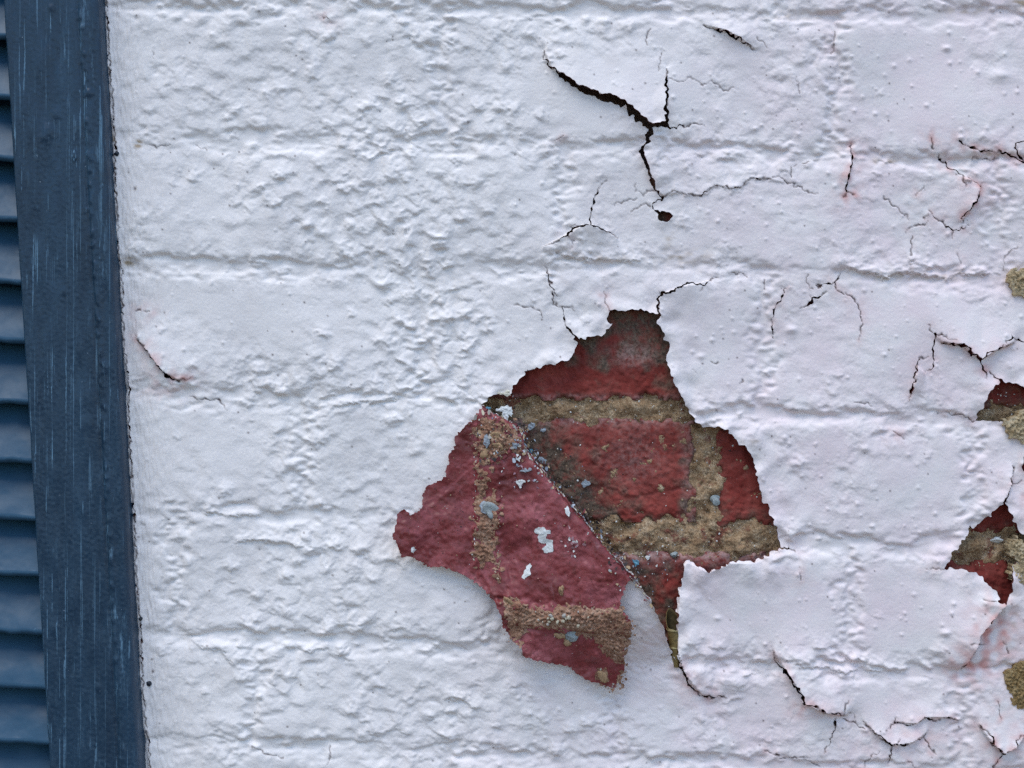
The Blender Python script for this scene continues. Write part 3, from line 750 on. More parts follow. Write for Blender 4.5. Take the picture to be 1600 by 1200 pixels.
# ---- cracks: wide ones are cut through the coat, hairlines are fine grooves
SD = np.minimum(np.full(X.shape, 1e9), Hsd)
crk = np.zeros(X.shape); stain_bounce = np.zeros(X.shape); dirt = np.zeros(X.shape)
cw = 0.90 + 0.14 * samp(noise(81, 18), X, Y)
stn = np.clip(0.55 + 0.4 * samp(noise(82, 30), X, Y), 0, 1.3)
def put_crack(P, st, wmul=1.0):
    for a, b in zip(P[:-1], P[1:]):
        s = window(GX, GY, [a[:2], b[:2]], 34 if st else 12)
        if s[0].start >= s[0].stop or s[1].start >= s[1].stop: continue
        d, t = seg_d(XW[s], YW[s], a, b)
        w = (a[2] + t * (b[2] - a[2])) * cw[s] * wmul
        SD[s] = np.where(w > 1.7, np.minimum(SD[s], d - np.maximum(w, 2.0) * 0.51), SD[s])
        hl = np.clip(1.3 - d / (0.8 + 0.3 * w), 0, 1) * np.clip(w / 1.6, 0.3, 1)
        crk[s] = np.maximum(crk[s], np.where(w > 2.6, 0, hl))
        if st: stain_bounce[s] = np.maximum(stain_bounce[s], st * stn[s] * 0.7 * np.exp(-(d / 8.5) ** 0.9))
for P, st in K: put_crack(P, st)
put_crack([(x, y, 1.9 if i % 5 else 1.2) for i, (x, y) in enumerate(EDGE_GAP)], 0)
H -= 1.6 * crk * (SD > 2.5)
SD = np.where(X < ex - 25, np.maximum(SD, 1), SD)
H = np.where(X < ex - 30, -32.0, H)
# rust-pink bleeding on the right, earthy stains in a few hollows, warm ground bounce tinted onto the white tongue
for cx, cy, rx, ry, a_ in [(1552, 988, 32, 52, .85), (1518, 1038, 40, 32, .75), (1595, 1000, 30, 70, .3), (1430, 1160, 120, 40, .18), (1010, 1010, 40, 70, .10), (1470, 1170, 60, 28, .16), (1580, 1120, 30, 60, .15), (1598, 760, 8, 60, .35),
                           (1258, 1106, 26, 18, .5), (1330, 1150, 60, 30, .10), (1330, 270, 16, 40, .22), (1528, 305, 20, 26, .25), (1085, 1085, 36, 16, .22),
                           (255, 600, 40, 26, .28), (1540, 590, 18, 22, .22), (1600, 960, 12, 40, .2)]:
    s = window(GX, GY, [(cx, cy)], 3 * max(rx, ry))
    stain_bounce[s] = np.maximum(stain_bounce[s], a_ * stn[s] * np.exp(-((X[s] - cx) / rx) ** 2 - ((Y[s] - cy) / ry) ** 2))
dn = np.clip(0.5 + 0.6 * samp(noise(83, 22, 1.3, 0.7), X, Y), 0, 1.4)
for cx, cy, rx, ry, a_ in [(1385, 252, 26, 6, .5), (1045, 372, 8, 16, .35), (1075, 402, 40, 10, .45), (1250, 24, 60, 8, .3), (1510, 14, 40, 8, .4), (1458, 832, 10, 4, .6),
                           (1440, 432, 120, 8, .35), (1555, 240, 40, 6, .5), (197, 408, 14, 7, 1.0), (216, 225, 6, 6, 1.2), (178, 215, 4, 14, .7), (1598, 5, 16, 8, 1.0),
                           (930, 405, 60, 5, .35), (1584, 960, 8, 40, .3), (1583, 1000, 14, 30, .15), (690, 460, 60, 40, .08), (1180, 690, 10, 5, .3)]:
    s = window(GX, GY, [(cx, cy)], 3 * max(rx, ry))
    dirt[s] = np.maximum(dirt[s], a_ * dn[s] * np.exp(-((X[s] - cx) / rx) ** 2 - ((Y[s] - cy) / ry) ** 2))
for _ in range(260):      # pinholes
    cx, cy = random.uniform(190, 1600), random.uniform(0, 1200)
    s = window(GX, GY, [(cx, cy)], 5)
    crk[s] = np.maximum(crk[s], np.exp(-((X[s] - cx) ** 2 + (Y[s] - cy) ** 2) / random.uniform(.8, 2.2)))
for cx, cy in [(212, 295), (239, 1049)]:
    s = window(GX, GY, [(cx, cy)], 8)
    crk[s] = np.maximum(crk[s], np.exp(-((X[s] - cx) ** 2 / 3 + (Y[s] - cy) ** 2 / 8)))

def coat_at(x, y):
    i = int(np.clip(np.searchsorted(GX, x), 0, len(GX) - 1)); j = int(np.clip(np.searchsorted(GY, y), 0, len(GY) - 1))
    return H[j, i]
coat = sheet('paint_coat', GX, GY, H, [PAINT, OLD], wall, sd=SD, skirt=5.0,
             attrs={'pink': sstep(750, 1500, X + 0.25 * Y), 'crack': np.clip(crk, 0, 1), 'stain_bounce': np.clip(stain_bounce, 0, .9), 'dirt': np.clip(dirt, 0, .9)}, XY=(X, Y))

# ---- masonry core behind everything
def box_mesh(name, x0, x1, y0, y1, z0, z1, mat):
    V = [(x, y, z) for z in (z0, z1) for y in (y0, y1) for x in (x0, x1)]
    F = [(0, 2, 3, 1), (4, 5, 7, 6), (0, 1, 5, 4), (2, 6, 7, 3), (0, 4, 6, 2), (1, 3, 7, 5)]
    me = bpy.data.meshes.new(name); me.from_pydata(V, [], F); me.materials.append(mat); me.update()
    return me
link('masonry_core', box_mesh('masonry_core', wx(GX[0]), wx(GX[-1]), 36 * S, 0.24, 0.0, wz(GY[0]), CORE), wall)

# ---- bricks seen through the holes
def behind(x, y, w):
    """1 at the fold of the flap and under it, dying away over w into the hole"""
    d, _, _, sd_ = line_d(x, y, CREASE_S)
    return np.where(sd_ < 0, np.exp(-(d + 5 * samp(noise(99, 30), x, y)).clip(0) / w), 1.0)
BF = -19.0
def brick(x0, x1, y0, y1, vis, seed, grime_shade=None, dz=0.0, dust=None, spall=()):
    xs = axis(max(x0, vis[0]), min(x1, vis[1]), 2.0, x0 if vis[0] > x0 else None, x1 if vis[1] < x1 else None, 1.5, 24)
    ys = axis(max(y0, vis[2]), min(y1, vis[3]), 2.0, y0 if vis[2] > y0 else None, y1 if vis[3] < y1 else None, 1.5, 24)
    bx, by = np.meshgrid(xs, ys)
    o = seed * 137
    e = np.minimum(np.minimum(bx - xs[0], xs[-1] - bx), np.minimum(by - ys[0], ys[-1] - by))
    e = e + 4.8 * samp(noise(91, 50), bx + o, by) + 1.5 * samp(noise(92, 14), bx + o, by)
    h = BF + dz + 1.2 * samp(noise(93, 90), bx + o, by) + 0.55 * samp(noise(94, 22), bx + o, by) + 0.35 * samp(noise(95, 8), bx + o, by)
    pit = samp(noise(96, 16), bx + o, by); h -= 2.0 * np.clip(pit - 1.7, 0, 1.2)
    for P in spall:                   # a spalled ledge: the face below the line has come away
        yl = np.interp(bx, [p[0] for p in P], [p[1] for p in P]) + 1.6 * samp(noise(100, 14), bx + o, by)
        ins = sstep(P[0][0], P[0][0] + 25, bx) * sstep(P[-1][0] + 1, P[-1][0] - 25, bx)
        dyl = by - yl
        h -= ins * (2.6 * sstep(0, 2.5, dyl) * np.exp(-np.clip(dyl, 0, None) / 22) + 2.2 * np.exp(-(dyl / 1.6) ** 2))
    if seed in (2, 4): h -= 6 * behind(bx, by, 24)
    h -= 24 * np.exp(-np.clip(e + 2, 0, None) / 3.2)
    g = np.zeros(bx.shape) if grime_shade is None else grime_shade(bx, by)
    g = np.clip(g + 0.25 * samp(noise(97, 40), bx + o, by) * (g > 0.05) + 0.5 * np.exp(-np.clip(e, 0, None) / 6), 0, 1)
    du = np.zeros(bx.shape) if dust is None else np.clip(dust(bx, by), 0, 1)
    return sheet('brick', xs, ys, h, [BRICK, BRICK], wall, skirt=60.0, attrs={'grime_shade': g, 'dust': du}, XY=(bx, by))

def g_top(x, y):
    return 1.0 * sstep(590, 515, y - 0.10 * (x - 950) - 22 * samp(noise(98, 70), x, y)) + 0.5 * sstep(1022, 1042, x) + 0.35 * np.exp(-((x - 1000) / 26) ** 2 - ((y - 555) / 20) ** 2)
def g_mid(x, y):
    return 1.25 * behind(x, y, 32) + 0.95 * sstep(935, 850, x - (y - 720) * 0.75) + 0.4 * sstep(780, 812, y) * sstep(980, 900, x) + 0.35 * sstep(1045, 1085, x)  # behind() term paints the fold's shadow into the colour, on top of dirt
def g_low(x, y): return 0.2 + 0.9 * behind(x, y, 20) + 0.35 * sstep(900, 1000, y) * sstep(1060, 1000, x)  # here too the behind() term is painted shadow of the fold
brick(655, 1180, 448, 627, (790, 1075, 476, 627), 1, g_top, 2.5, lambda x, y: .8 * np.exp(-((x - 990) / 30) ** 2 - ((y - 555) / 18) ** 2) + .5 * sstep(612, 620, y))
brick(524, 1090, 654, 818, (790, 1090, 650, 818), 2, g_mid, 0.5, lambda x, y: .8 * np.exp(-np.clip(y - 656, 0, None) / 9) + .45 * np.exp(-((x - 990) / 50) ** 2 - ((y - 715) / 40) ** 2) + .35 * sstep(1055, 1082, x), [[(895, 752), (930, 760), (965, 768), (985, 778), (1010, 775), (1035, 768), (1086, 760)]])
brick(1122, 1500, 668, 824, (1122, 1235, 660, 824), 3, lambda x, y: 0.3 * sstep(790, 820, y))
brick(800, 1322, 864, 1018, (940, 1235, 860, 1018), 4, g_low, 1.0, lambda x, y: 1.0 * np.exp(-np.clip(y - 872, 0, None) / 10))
brick(1215, 1700, 462, 640, (1515, 1640, 585, 640), 5, lambda x, y: 0.55 * sstep(618, 640, y) + 0.6 * np.exp(-((x - 1583) / 12) ** 2 - ((y - 616) / 9) ** 2))
brick(1520, 1760, 672, 836, (1490, 1640, 775, 836), 6)
brick(1350, 1760, 878, 1030, (1465, 1640, 875, 960), 7)
brick(900, 1440, 262, 398, (1010, 1066, 318, 356), 8, lambda x, y: 0.8 + 0 * x)

def mortar(x0, x1, y0, y1, seed, raise_fn=None):
    xs = np.arange(x0, x1, 1.7); ys = np.arange(y0, y1, 1.7)
    mx, my = np.meshgrid(xs, ys); o = seed * 91
    h = -24 + 2.4 * samp(noise(101, 62), mx + o, my) + 1.2 * samp(noise(102, 26), mx + o, my) + 0.9 * np.abs(samp(noise(103, 11), mx + o, my)) + 0.45 * samp(noise(104, 6), mx, my) + 0.25 * samp(noise(106, 4), mx, my) - 1.6 * np.clip(samp(noise(107, 13), mx + o, my) - 1.1, 0, 1.5)
    h -= 5 * np.clip(samp(noise(105, 24), mx + o, my) - 1.6, 0, 1)
    if raise_fn: h += raise_fn(mx, my)
    if seed == 1: h -= 9 * behind(mx, my, 30)
    return sheet('mortar_joint', xs, ys, h, [MORT, MORT], wall, skirt=10, XY=(mx, my))
mortar(740, 1240, 596, 904, 1, lambda x, y: 2.0 * np.exp(-((y - 642) / 14) ** 2) + 2.0 * np.exp(-((x - 1106) / 14) ** 2) * (y > 650)
       + 3.2 * np.exp(-((y - 845) / 26) ** 2) * sstep(925, 980, x))
mortar(1480, 1640, 624, 690, 4)
mortar(1440, 1640, 820, 896, 5, lambda x, y: 4.0 * np.exp(-((y - 858) / 16) ** 2))

# ---- the flap: maroon back of the paint, folded down over the wall
fx = np.arange(606, 1000, 1.5); fy = np.arange(612, 1092, 1.5)
FX, FY = np.meshgrid(fx, fy)
fd, fnx, fny, fs = line_d(FX, FY, CREASE_S)
fnx = soft_x(fnx, FX, FY)
zc = crease_z(fnx); rr = np.minimum(RZ, zc * 0.5) + 1e-3
base = coat_rise(np.maximum(fd, rr), fnx)
gap = 5.0 + (2 * rr - 5.0) * np.exp(-((fd - rr) / 55.0) ** 2) + 0.02 * fd
FH = np.where(fd < rr, zc + np.sqrt(np.clip(rr * rr - (rr - fd) ** 2, 0, None)), base + np.where(fd < rr, 0, gap + (zc - rr - base) * 0.0))
FH = np.where(fd < rr, FH, np.maximum(base + gap, 5.0))
tipw = sstep(120, 215, fd)
FH += 7.0 * tipw + 1.6 * samp(noise(111, 120), FX, FY) + 0.8 * samp(noise(112, 45), FX, FY) + 0.32 * samp(noise(113, 15), FX, FY) + 0.08 * samp(noise(114, 6), FX, FY)
# bent panels: the middle one leans to the sky, the outer ones fall away
FH += 20 * sstep(690, 955, FY) * sstep(735, 815, FX) * sstep(20, 110, fd) * (1 - 0.75 * sstep(972, 1075, FY)) + 7 * sstep(730, 650, FX) * sstep(660, 620, FX)
# the sheet kept the shape of the joints it was painted into
for P, a_, w_ in [([(775, 655), (764, 720), (763, 800), (760, 870), (780, 915)], 5.0, 17), ([(790, 945), (830, 958), (900, 962), (985, 968)], 5.5, 17)]:
    d, _, _, _ = line_d(FX, FY, P)
    FH += a_ * sstep(w_ * 1.35, w_ * .7, d + 2.5 * samp(noise(118, 24), FX, FY))
FH += 2.4 * samp(noise(119, 150), FX, FY) * sstep(10, 60, fd)
# long folds of the sheet
for P, a_, w_ in [([(742, 720), (744, 800), (742, 880), (770, 925)], 2.5, 10), ([(930, 820), (948, 880), (946, 940)], 3.0, 12), ([(815, 1005), (830, 985), (850, 972)], 3, 9),
                  ([(700, 745), (712, 800), (708, 870)], 1.5, 18), ([(862, 760), (880, 850), (872, 930)], 1.6, 24)]:
    d, _, _, _ = line_d(FX, FY, P)
    FH += a_ * np.exp(-(d / w_) ** 2)
for cx, cy, r_, a_ in [(876, 916, 7, -2.5), (876, 916, 12, 2), (923, 1014, 8, 3.5), (918, 1024, 6, 3), (930, 1020, 5, 3), (940, 1050, 12, 3), (905, 900, 12, 1.5), (895, 845, 8, 1), (660, 830, 14, 1.5)]:
    FH += a_ * np.exp(-((FX - cx) ** 2 + (FY - cy) ** 2) / (r_ * r_))
_ii = np.clip(np.searchsorted(GX, fx), 0, len(GX) - 1); _jj = np.clip(np.searchsorted(GY, fy), 0, len(GY) - 1)
FH = np.maximum(FH, H[np.ix_(_jj, _ii)] + 5.5)
FW = 0.9 * samp(noise(115, 8), FX, FY), 0.9 * samp(noise(116, 8), FX, FY)
FSD = poly_sd(FX + FW[0], FY + FW[1], FLAP_O)
FH += 2.6 * np.exp(-(np.clip(FSD, 0, None) / 7) ** 1.3) * sstep(10, 40, fd) * (0.5 + 0.5 * samp(noise(117, 50), FX, FY))
flap = sheet('paint_flap', fx, fy, FH, [FLAP, OLD, PAINT], wall, sd=FSD, skirt=3.6, under=True, XY=(FX, FY),
             attrs={'pink': np.ones(FX.shape), 'crack': np.zeros(FX.shape), 'stain_bounce': np.zeros(FX.shape), 'dirt': np.zeros(FX.shape)})
flap['label'] = 'maroon underside of the folded paint flap with mortar crumbs stuck on it'
def flap_at(x, y):
    i = np.clip(np.searchsorted(fx, x), 0, len(fx) - 1); j = np.clip(np.searchsorted(fy, y), 0, len(fy) - 1)
    return FH[j, i]

def patch(name, P, zf, mat, parent, amp=(2.5, 1.6, 0.7), step=1.3, lift_=1.5, warp=2.0, seed=0, edge=4.0, skirt=6, ragged=0.0):
    Pa = np.array(P)
    xs = np.arange(Pa[:, 0].min() - 6, Pa[:, 0].max() + 6, step); ys = np.arange(Pa[:, 1].min() - 6, Pa[:, 1].max() + 6, step)
    ax, ay = np.meshgrid(xs, ys); o = seed * 61
    sd = poly_sd(ax + warp * samp(noise(121, 10), ax + o, ay), ay + warp * samp(noise(122, 10), ax + o, ay), P)
    if ragged: sd = sd + ragged * samp(noise(126, 22), ax + o, ay) - 0.35 * ragged
    h = zf(ax, ay) + lift_ + sstep(-1, edge, sd) * (amp[0] * np.abs(samp(noise(123, 13), ax + o, ay)) + amp[1] * samp(noise(124, 7), ax + o, ay) + amp[2] * samp(noise(125, 4.2), ax + o, ay))
    return sheet(name, xs, ys, h, [mat, mat], parent, sd=sd, skirt=skirt, XY=(ax, ay))
M1 = [(738,662),(750,655),(770,650),(800,664),(814,690),(820,705),(812,712),(795,705),(780,715),(765,722),(750,718),(742,700)]
M2 = [(746,722),(762,720),(766,745),(762,768),(775,772),(782,790),(780,812),(776,830),(780,850),(778,870),(770,880),(745,878),(738,872),(742,840),(744,800),(746,765)]
M3 = [(773,872),(782,872),(785,900),(780,908),(774,898)]
M4 = [(785,932),(800,926),(812,932),(830,942),(850,944),(868,945),(872,938),(895,937),(915,941),(935,941),(955,940),(968,939),(970,953),(980,963),(985,980),(975,1012),(974,1035),
      (955,1030),(940,1010),(925,992),(905,988),(880,978),(850,972),(830,975),(818,985),(812,1000),(803,996),(796,985),(791,965),(788,945)]
M5 = [(930,1038),(945,1040),(950,1055),(944,1068),(932,1060)]
M6 = [(950,1072),(966,1058),(974,1042),(978,1049),(966,1076)]
for i, P in enumerate([M1, M2, M3, M4, M5, M6]):
    patch('mortar_residue', P, flap_at, RESID, flap, amp=(2.0, 0.6, 0.2), lift_=0.6, warp=2.6, seed=i, skirt=4, edge=9, ragged=(4.5 if i in (0, 1) else 2.0))
SP1 = [(834,822),(841,819.5),(851,820),(852.5,824),(859,823),(859,829),(853,830),(853,837.5),(862.5,839),(863,850),(862.5,857.5),(850,859),(846,852.5),(852.5,847.5),(852.5,844),(844,845),(839,836),(841,831),(835,829)]
SP2 = [(822.5,880),(828,875.5),(831,879),(827.5,884),(829,891),(821,897.5),(817.5,900),(814,897.5),(817.5,890)]
SP3 = [(644,852.5),(649,851),(650,855.5),(652.5,856),(647.5,862),(644,859)]
for i, P in enumerate([SP1, SP2, SP3]):
    patch('paint_fleck', P, flap_at, FLECK, flap, amp=(.15, .1, .05), step=0.8, lift_=0.7, warp=.4, seed=i, skirt=1.5)
CH = [(TURQ, [(756,636),(766,636),(767,642),(761,650),(757,650)], 9), (FLECK, [(774,641),(782,636),(790,633),(800,637),(801,648),(799,650),(794,647),(793,660),(786,661),(781,656),(785,654),(784.5,643)], 8),
      (CREAM, [(769,611),(784,613),(796,609),(798,618),(792,619),(781,615.5),(770,616)], 1), (BLUEG, [(823,672),(826,664),(830,660),(836,664),(836,669),(828,674)], -16), (BLUEG, [(844,673),(850,668.5),(854,671),(848,677)], -16),
      (TURQ, [(826,701),(831,700),(833,706),(830,714),(827,708)], -12), (BLUEG, [(840,716),(848,715),(855,720),(853,726),(843,722)], -15), (BLUEG, [(909,757),(914,751),(924,755),(922,761),(913,762)], -16),
      (BLUEG, [(756,680),(762,678),(766,690),(761,700),(757,692)], None), (FLECK, [(806,707),(813,710),(812,720),(806,714)], None), (BLUEG, [(800,690),(810,692),(808,700),(801,698)], None),
      (BLUEG, [(812,734),(820,730),(829,729),(830,733),(822,736)], None), (FLECK, [(806,750),(814,746),(820,750),(812,760)], None), (FLECK, [(880,790),(884,787),(889,798),(884,802)], None),
      (TURQ, [(990,876),(997,877),(1000,884),(994,886),(990,881)], -14), (FLECK, [(1009,871),(1017,870),(1014,878)], -14), (FLECK, [(1025,886),(1030,884),(1028,888)], -15), (BLUEG, [(750,784),(757,780),(764,788),(760,800),(752,798)], None)]
for i, (m, P, z) in enumerate(CH):
    if z is None: patch('paint_fleck', P, lambda x, y: flap_at(x, y) + 3, m, flap, amp=(.5, .3, .15), step=0.8, warp=.8, seed=i, skirt=4)
    else: patch('paint_fleck', P, lambda x, y, z=z: z + 0 * x, m, wall, amp=(.6, .4, .2), step=0.8, warp=.8, seed=i, skirt=5)
# exposed mortar lumps along the right of the wall, one at each joint
C_R = [(CRUST, [(1573,428),(1582,422),(1600,420),(1622,424),(1636,421),(1648,432),(1643,446),(1650,455),(1630,462),(1610,464),(1584,461),(1579,450),(1574,440)], 2),
       (CRUST, [(1566,655),(1575,657),(1583,652),(1590,645),(1600,640),(1618,642),(1640,634),(1654,650),(1646,668),(1652,684),(1630,690),(1610,694),(1596,692),(1590,686),(1576,684),(1570,670)], 3),
       (CRUST, [(1573,856),(1576,845),(1587,840),(1597,848),(1620,843),(1642,856),(1636,870),(1620,880),(1604,888),(1592,882),(1586,872),(1577,866)], 4),
       (CRUST, [(1580,884),(1588,880),(1596,885),(1616,890),(1634,886),(1643,898),(1625,910),(1605,914),(1588,912),(1579,900)], 4),
       (CRUST2, [(1570,1048),(1582,1044),(1585,1036),(1600,1033),(1624,1038),(1646,1030),(1660,1052),(1650,1070),(1662,1090),(1640,1104),(1612,1108),(1592,1106),(1579,1100),(1581,1085),(1572,1078),(1569,1062)], 3)]
for i, (m, P, z) in enumerate(C_R):
    patch('mortar_patch', P, lambda x, y, z=z: z + 0 * x, m, wall, amp=(1.6, 1.0, .5), step=1.5, warp=1.6, seed=i + 9, skirt=22, edge=7)

# ---- stones caught in the mortar
def stone_mesh(name, rx, ry, rz_, seed, mat, lumpy=.22):
    import bmesh
    bm = bmesh.new(); bmesh.ops.create_icosphere(bm, subdivisions=3, radius=1)
    r = random.Random(seed); ph = [(r.uniform(1, 4), r.uniform(1, 4), r.uniform(1, 4), r.uniform(0, 6)) for _ in range(4)]
    for v in bm.verts:
        k = 1 + lumpy * sum(math.sin(a * v.co.x + b * v.co.y + c * v.co.z + p) for a, b, c, p in ph) / 2
        v.co = Vector((v.co.x * rx * k, v.co.y * rz_ * k, v.co.z * ry * k)) * S
    me = bpy.data.meshes.new(name); bm.to_mesh(me); bm.free(); me.materials.append(mat)
    for p in me.polygons: p.use_smooth = True
    return me
for x, y, rx, ry, m, on in [(768, 795, 11, 14, STONE_B, 1), (893, 985, 12, 8, STONE_B, 1), (876, 985, 9, 6, STONE_T, 1), (885, 997, 7, 6, STONE_T, 1), (941, 1051, 8, 11, STONE_T, 1),
                            (875, 915, 4, 8, STONE_T, 1), (795, 934, 7, 7, STONE_T, 1), (1121, 784, 8, 9, STONE_B, 0), (1055, 869, 6, 4, STONE_B, 0), (760, 706, 9, 8, STONE_T, 1), (780, 695, 8, 5, STONE_T, 1),
                            (775, 680, 9, 6, STONE_T, 1), (1563, 846, 9, 5, FLECK, 0), (1533, 856, 5, 5, DRIP, 0)]:
    z = (float(flap_at(x, y)) + 1.5) if on else BF - 0.5
    o = link('stone', stone_mesh('stone', rx * .9, ry * .9, 3.6, int(x + y), m, .4), flap if on else wall)
    o.location = (wx(x), -z * S, wz(y)); o.rotation_euler = (0, random.uniform(-.5, .5), 0)

# ---- crumbs and tiny flakes too small to pick apart
def crumbs(name, spots, parent):
    V, F, T = [], [], []
    import bmesh
    bm = bmesh.new(); bmesh.ops.create_icosphere(bm, subdivisions=1, radius=1)
    bv = [v.co.copy() for v in bm.verts]; bf = [[v.index for v in f.verts] for f in bm.faces]; bm.free()
    for x, y, z, r, flat, col in spots:
        k0 = len(V); ca, sa = math.cos(x * 3.1), math.sin(x * 3.1); sq = random.uniform(.55, 1)
        for v in bv:
            j = random.uniform(.72, 1.2)
            vx, vz_ = v.x * r * j, v.z * r * sq * j
            V.append((wx(x + ca * vx - sa * vz_), -(z + v.y * -1 * r * flat) * S, wz(y + sa * vx + ca * vz_))); T.append(col)
        F += [[k0 + q for q in f] for f in bf]
    me = bpy.data.meshes.new(name); me.from_pydata(V, [], F); me.materials.append(FLAKES)
    at = me.color_attributes.new('tint', 'FLOAT_COLOR', 'POINT')
    at.data.foreach_set('color', np.array([(*c, 1) for c in T], np.float32).ravel())
    me.update()
    o = link(name, me, parent); o['kind'] = 'stuff'
    return o
WHT, BLU, RED, TAN, GRY, DRK = (.66, .66, .62), (.27, .40, .55), (.20, .04, .045), (.40, .29, .17), (.38, .36, .32), (.04, .03, .03)
sp = []
for P, n in ((M4, 36), (M2, 14), (M1, 80), (M5, 4), (M6, 5), (M3, 8)):
    Pa = np.array(P); k = 0
    while k < n:
        x, y = random.uniform(Pa[:, 0].min(), Pa[:, 0].max()), random.uniform(Pa[:, 1].min(), Pa[:, 1].max())
        if poly_sd(np.array([x]), np.array([y]), P)[0] < -1: continue
        c = random.choice([TAN, TAN, TAN, GRY, (.30, .16, .10), (.46, .36, .26)] + ([BLU, WHT, RED, RED, DRK] if P is M1 else [RED]))
        if 845 < x < 905 and 950 < y < 980: c = random.choice([GRY, (.46, .42, .33)])
        sp.append((x, y, float(flap_at(x, y)) + random.uniform(1.5, 3.2), random.choice([.7, .9, 1.2, 1.6, 2.2]), .7, c)); k += 1
for _ in range(13):
    x, y = random.gauss(872, 20), random.gauss(962, 6)
    sp.append((x, y, float(flap_at(x, y)) + random.uniform(3, 6), random.uniform(2, 4.5), .8, random.choice([GRY, (.44, .40, .30), (.36, .31, .22)])))
for _ in range(330):     # scattered specks on the maroon face
    x, y = random.uniform(620, 985), random.uniform(660, 1075)
    if poly_sd(np.array([x]), np.array([y]), FLAP_O)[0] < 4: continue
    sp.append((x, y, float(flap_at(x, y)) + .2, random.choice([.7, .8, 1.0, 1.4]), .6, random.choice([TAN, WHT, (.4, .2, .16), RED, DRK])))
for a, b in zip(CREASE[2:36], CREASE[3:37]):
    for _ in range(6):  # broken edge of the fold
        t = random.random(); x = a[0] + t * (b[0] - a[0]) - random.uniform(-1, 7); y = a[1] + t * (b[1] - a[1]) + random.uniform(-2, 4)
        sp.append((x, y, float(crease_z(x)) + random.uniform(1, 7), random.choice([1.0, 1.5, 2.2]), .5, random.choice([WHT, WHT, GRY, BLU, TAN, RED])))
crumbs('mortar_crumbs', sp, flap)
def shards(name, spots, parent):
    """thin ragged chips of old paint, tilted and overlapping"""
    V, F, T = [], [], []
    for x, y, z, r, asp, an, col in spots:
        n = random.randint(5, 8); k0 = len(V); ca, sa = math.cos(an), math.sin(an)
        tx, ty = random.gauss(0, .35), random.gauss(0, .35); th = random.uniform(.4, .9)
        ring = []
        for i in range(n):
            q = 2 * math.pi * (i + random.uniform(-.3, .3)) / n; rr_ = r * random.uniform(.55, 1.15)
            u, v = rr_ * math.cos(q), rr_ * asp * math.sin(q)
            ring.append((u * ca - v * sa, u * sa + v * ca))
        for dz in (0, -th):
            for u, v in ring:
                V.append((wx(x + u), -(z + dz + tx * u + ty * v) * S, wz(y + v))); T.append(col if dz == 0 else RED)
        F.append([k0 + i for i in range(n)][::-1]); F.append([k0 + n + i for i in range(n)])
        F += [[k0 + i, k0 + (i + 1) % n, k0 + n + (i + 1) % n, k0 + n + i] for i in range(n)]
    me = bpy.data.meshes.new(name); me.from_pydata(V, [], F); me.materials.append(FLAKES)
    at = me.color_attributes.new('tint', 'FLOAT_COLOR', 'POINT')
    at.data.foreach_set('color', np.array([(*c, 1) for c in T], np.float32).ravel()); me.update()
    o = link(name, me, parent); o['kind'] = 'stuff'
CRM = (.60, .55, .42); MAR = (.17, .03, .035); PAL = (.45, .50, .56)
sh = []
for _ in range(105):
    x, y = random.uniform(742, 824), random.uniform(628, 722)
    if poly_sd(np.array([x]), np.array([y]), FLAP_O)[0] < -2: continue
    sh.append((x, y, float(flap_at(x, y)) + random.uniform(1.5, 5.5), random.choice([1.5, 2, 2.5, 3.5, 5]), random.uniform(.45, .9), random.uniform(0, 3.1),
               random.choice([MAR, MAR, MAR, MAR, RED, RED, WHT, PAL, CRM, TAN, TAN, GRY, DRK, DRK])))
for a, b in zip(CREASE[4:37], CREASE[5:38]):
    an = math.atan2(b[1] - a[1], b[0] - a[0])
    for _ in range(5):
        t = random.random(); off = random.uniform(-1, 6) if a[0] < 985 else random.uniform(-.5, 1.5)
        x = a[0] + t * (b[0] - a[0]) - off * .75; y = a[1] + t * (b[1] - a[1]) + off * .66
        sh.append((x, y, float(crease_z(x)) + RZ * min(1, max(off, 0) / 5) + random.uniform(.5, 2.0), random.choice([1.5, 2.2, 3.2, 4.5]), random.uniform(.22, .6), an + random.gauss(0, .3),
                   random.choice([WHT, WHT, CRM, PAL, GRY, MAR, MAR, TAN])))
for a, b in zip(CREASE[3:36], CREASE[4:37]):
    an = math.atan2(b[1] - a[1], b[0] - a[0])
    for _ in range(7 if a[0] < 960 else 3):  # debris beside the fold, mostly dark to stand in for the shaded gap
        t = random.random(); off = abs(random.gauss(0, 5.5))
        x = a[0] + t * (b[0] - a[0]) + off * .75; y = a[1] + t * (b[1] - a[1]) - off * .66
        sh.append((x, y, float(crease_z(x)) * random.uniform(.0, .8) - off * 1.6, random.choice([1.5, 2.2, 3.0, 4.2]), random.uniform(.35, .9), an + random.gauss(0, .7),
                   random.choice([DRK, DRK, DRK, (.09, .06, .045), (.09, .06, .045), MAR, TAN, PAL])))
    for _ in range(2):
        t = random.random(); off = random.uniform(0, 5)
        x = a[0] + t * (b[0] - a[0]) - off * .75; y = a[1] + t * (b[1] - a[1]) + off * .66
        if x < 985: sh.append((x, y, float(crease_z(x)) + RZ * .7 + random.uniform(.5, 2.5), random.choice([3, 4, 5.5]), random.uniform(.25, .5), an + random.gauss(0, .25), random.choice([WHT, CRM, MAR, MAR, GRY, TAN])))
for _ in range(34):
    x, y = random.uniform(800, 860), random.uniform(722, 762)
    sh.append((x, y, float(flap_at(x, y)) + 1.0, random.choice([1.5, 2, 3]), random.uniform(.4, .9), random.uniform(0, 3.1), random.choice([PAL, WHT, MAR, (.36, .2, .24), (.36, .2, .24)])))
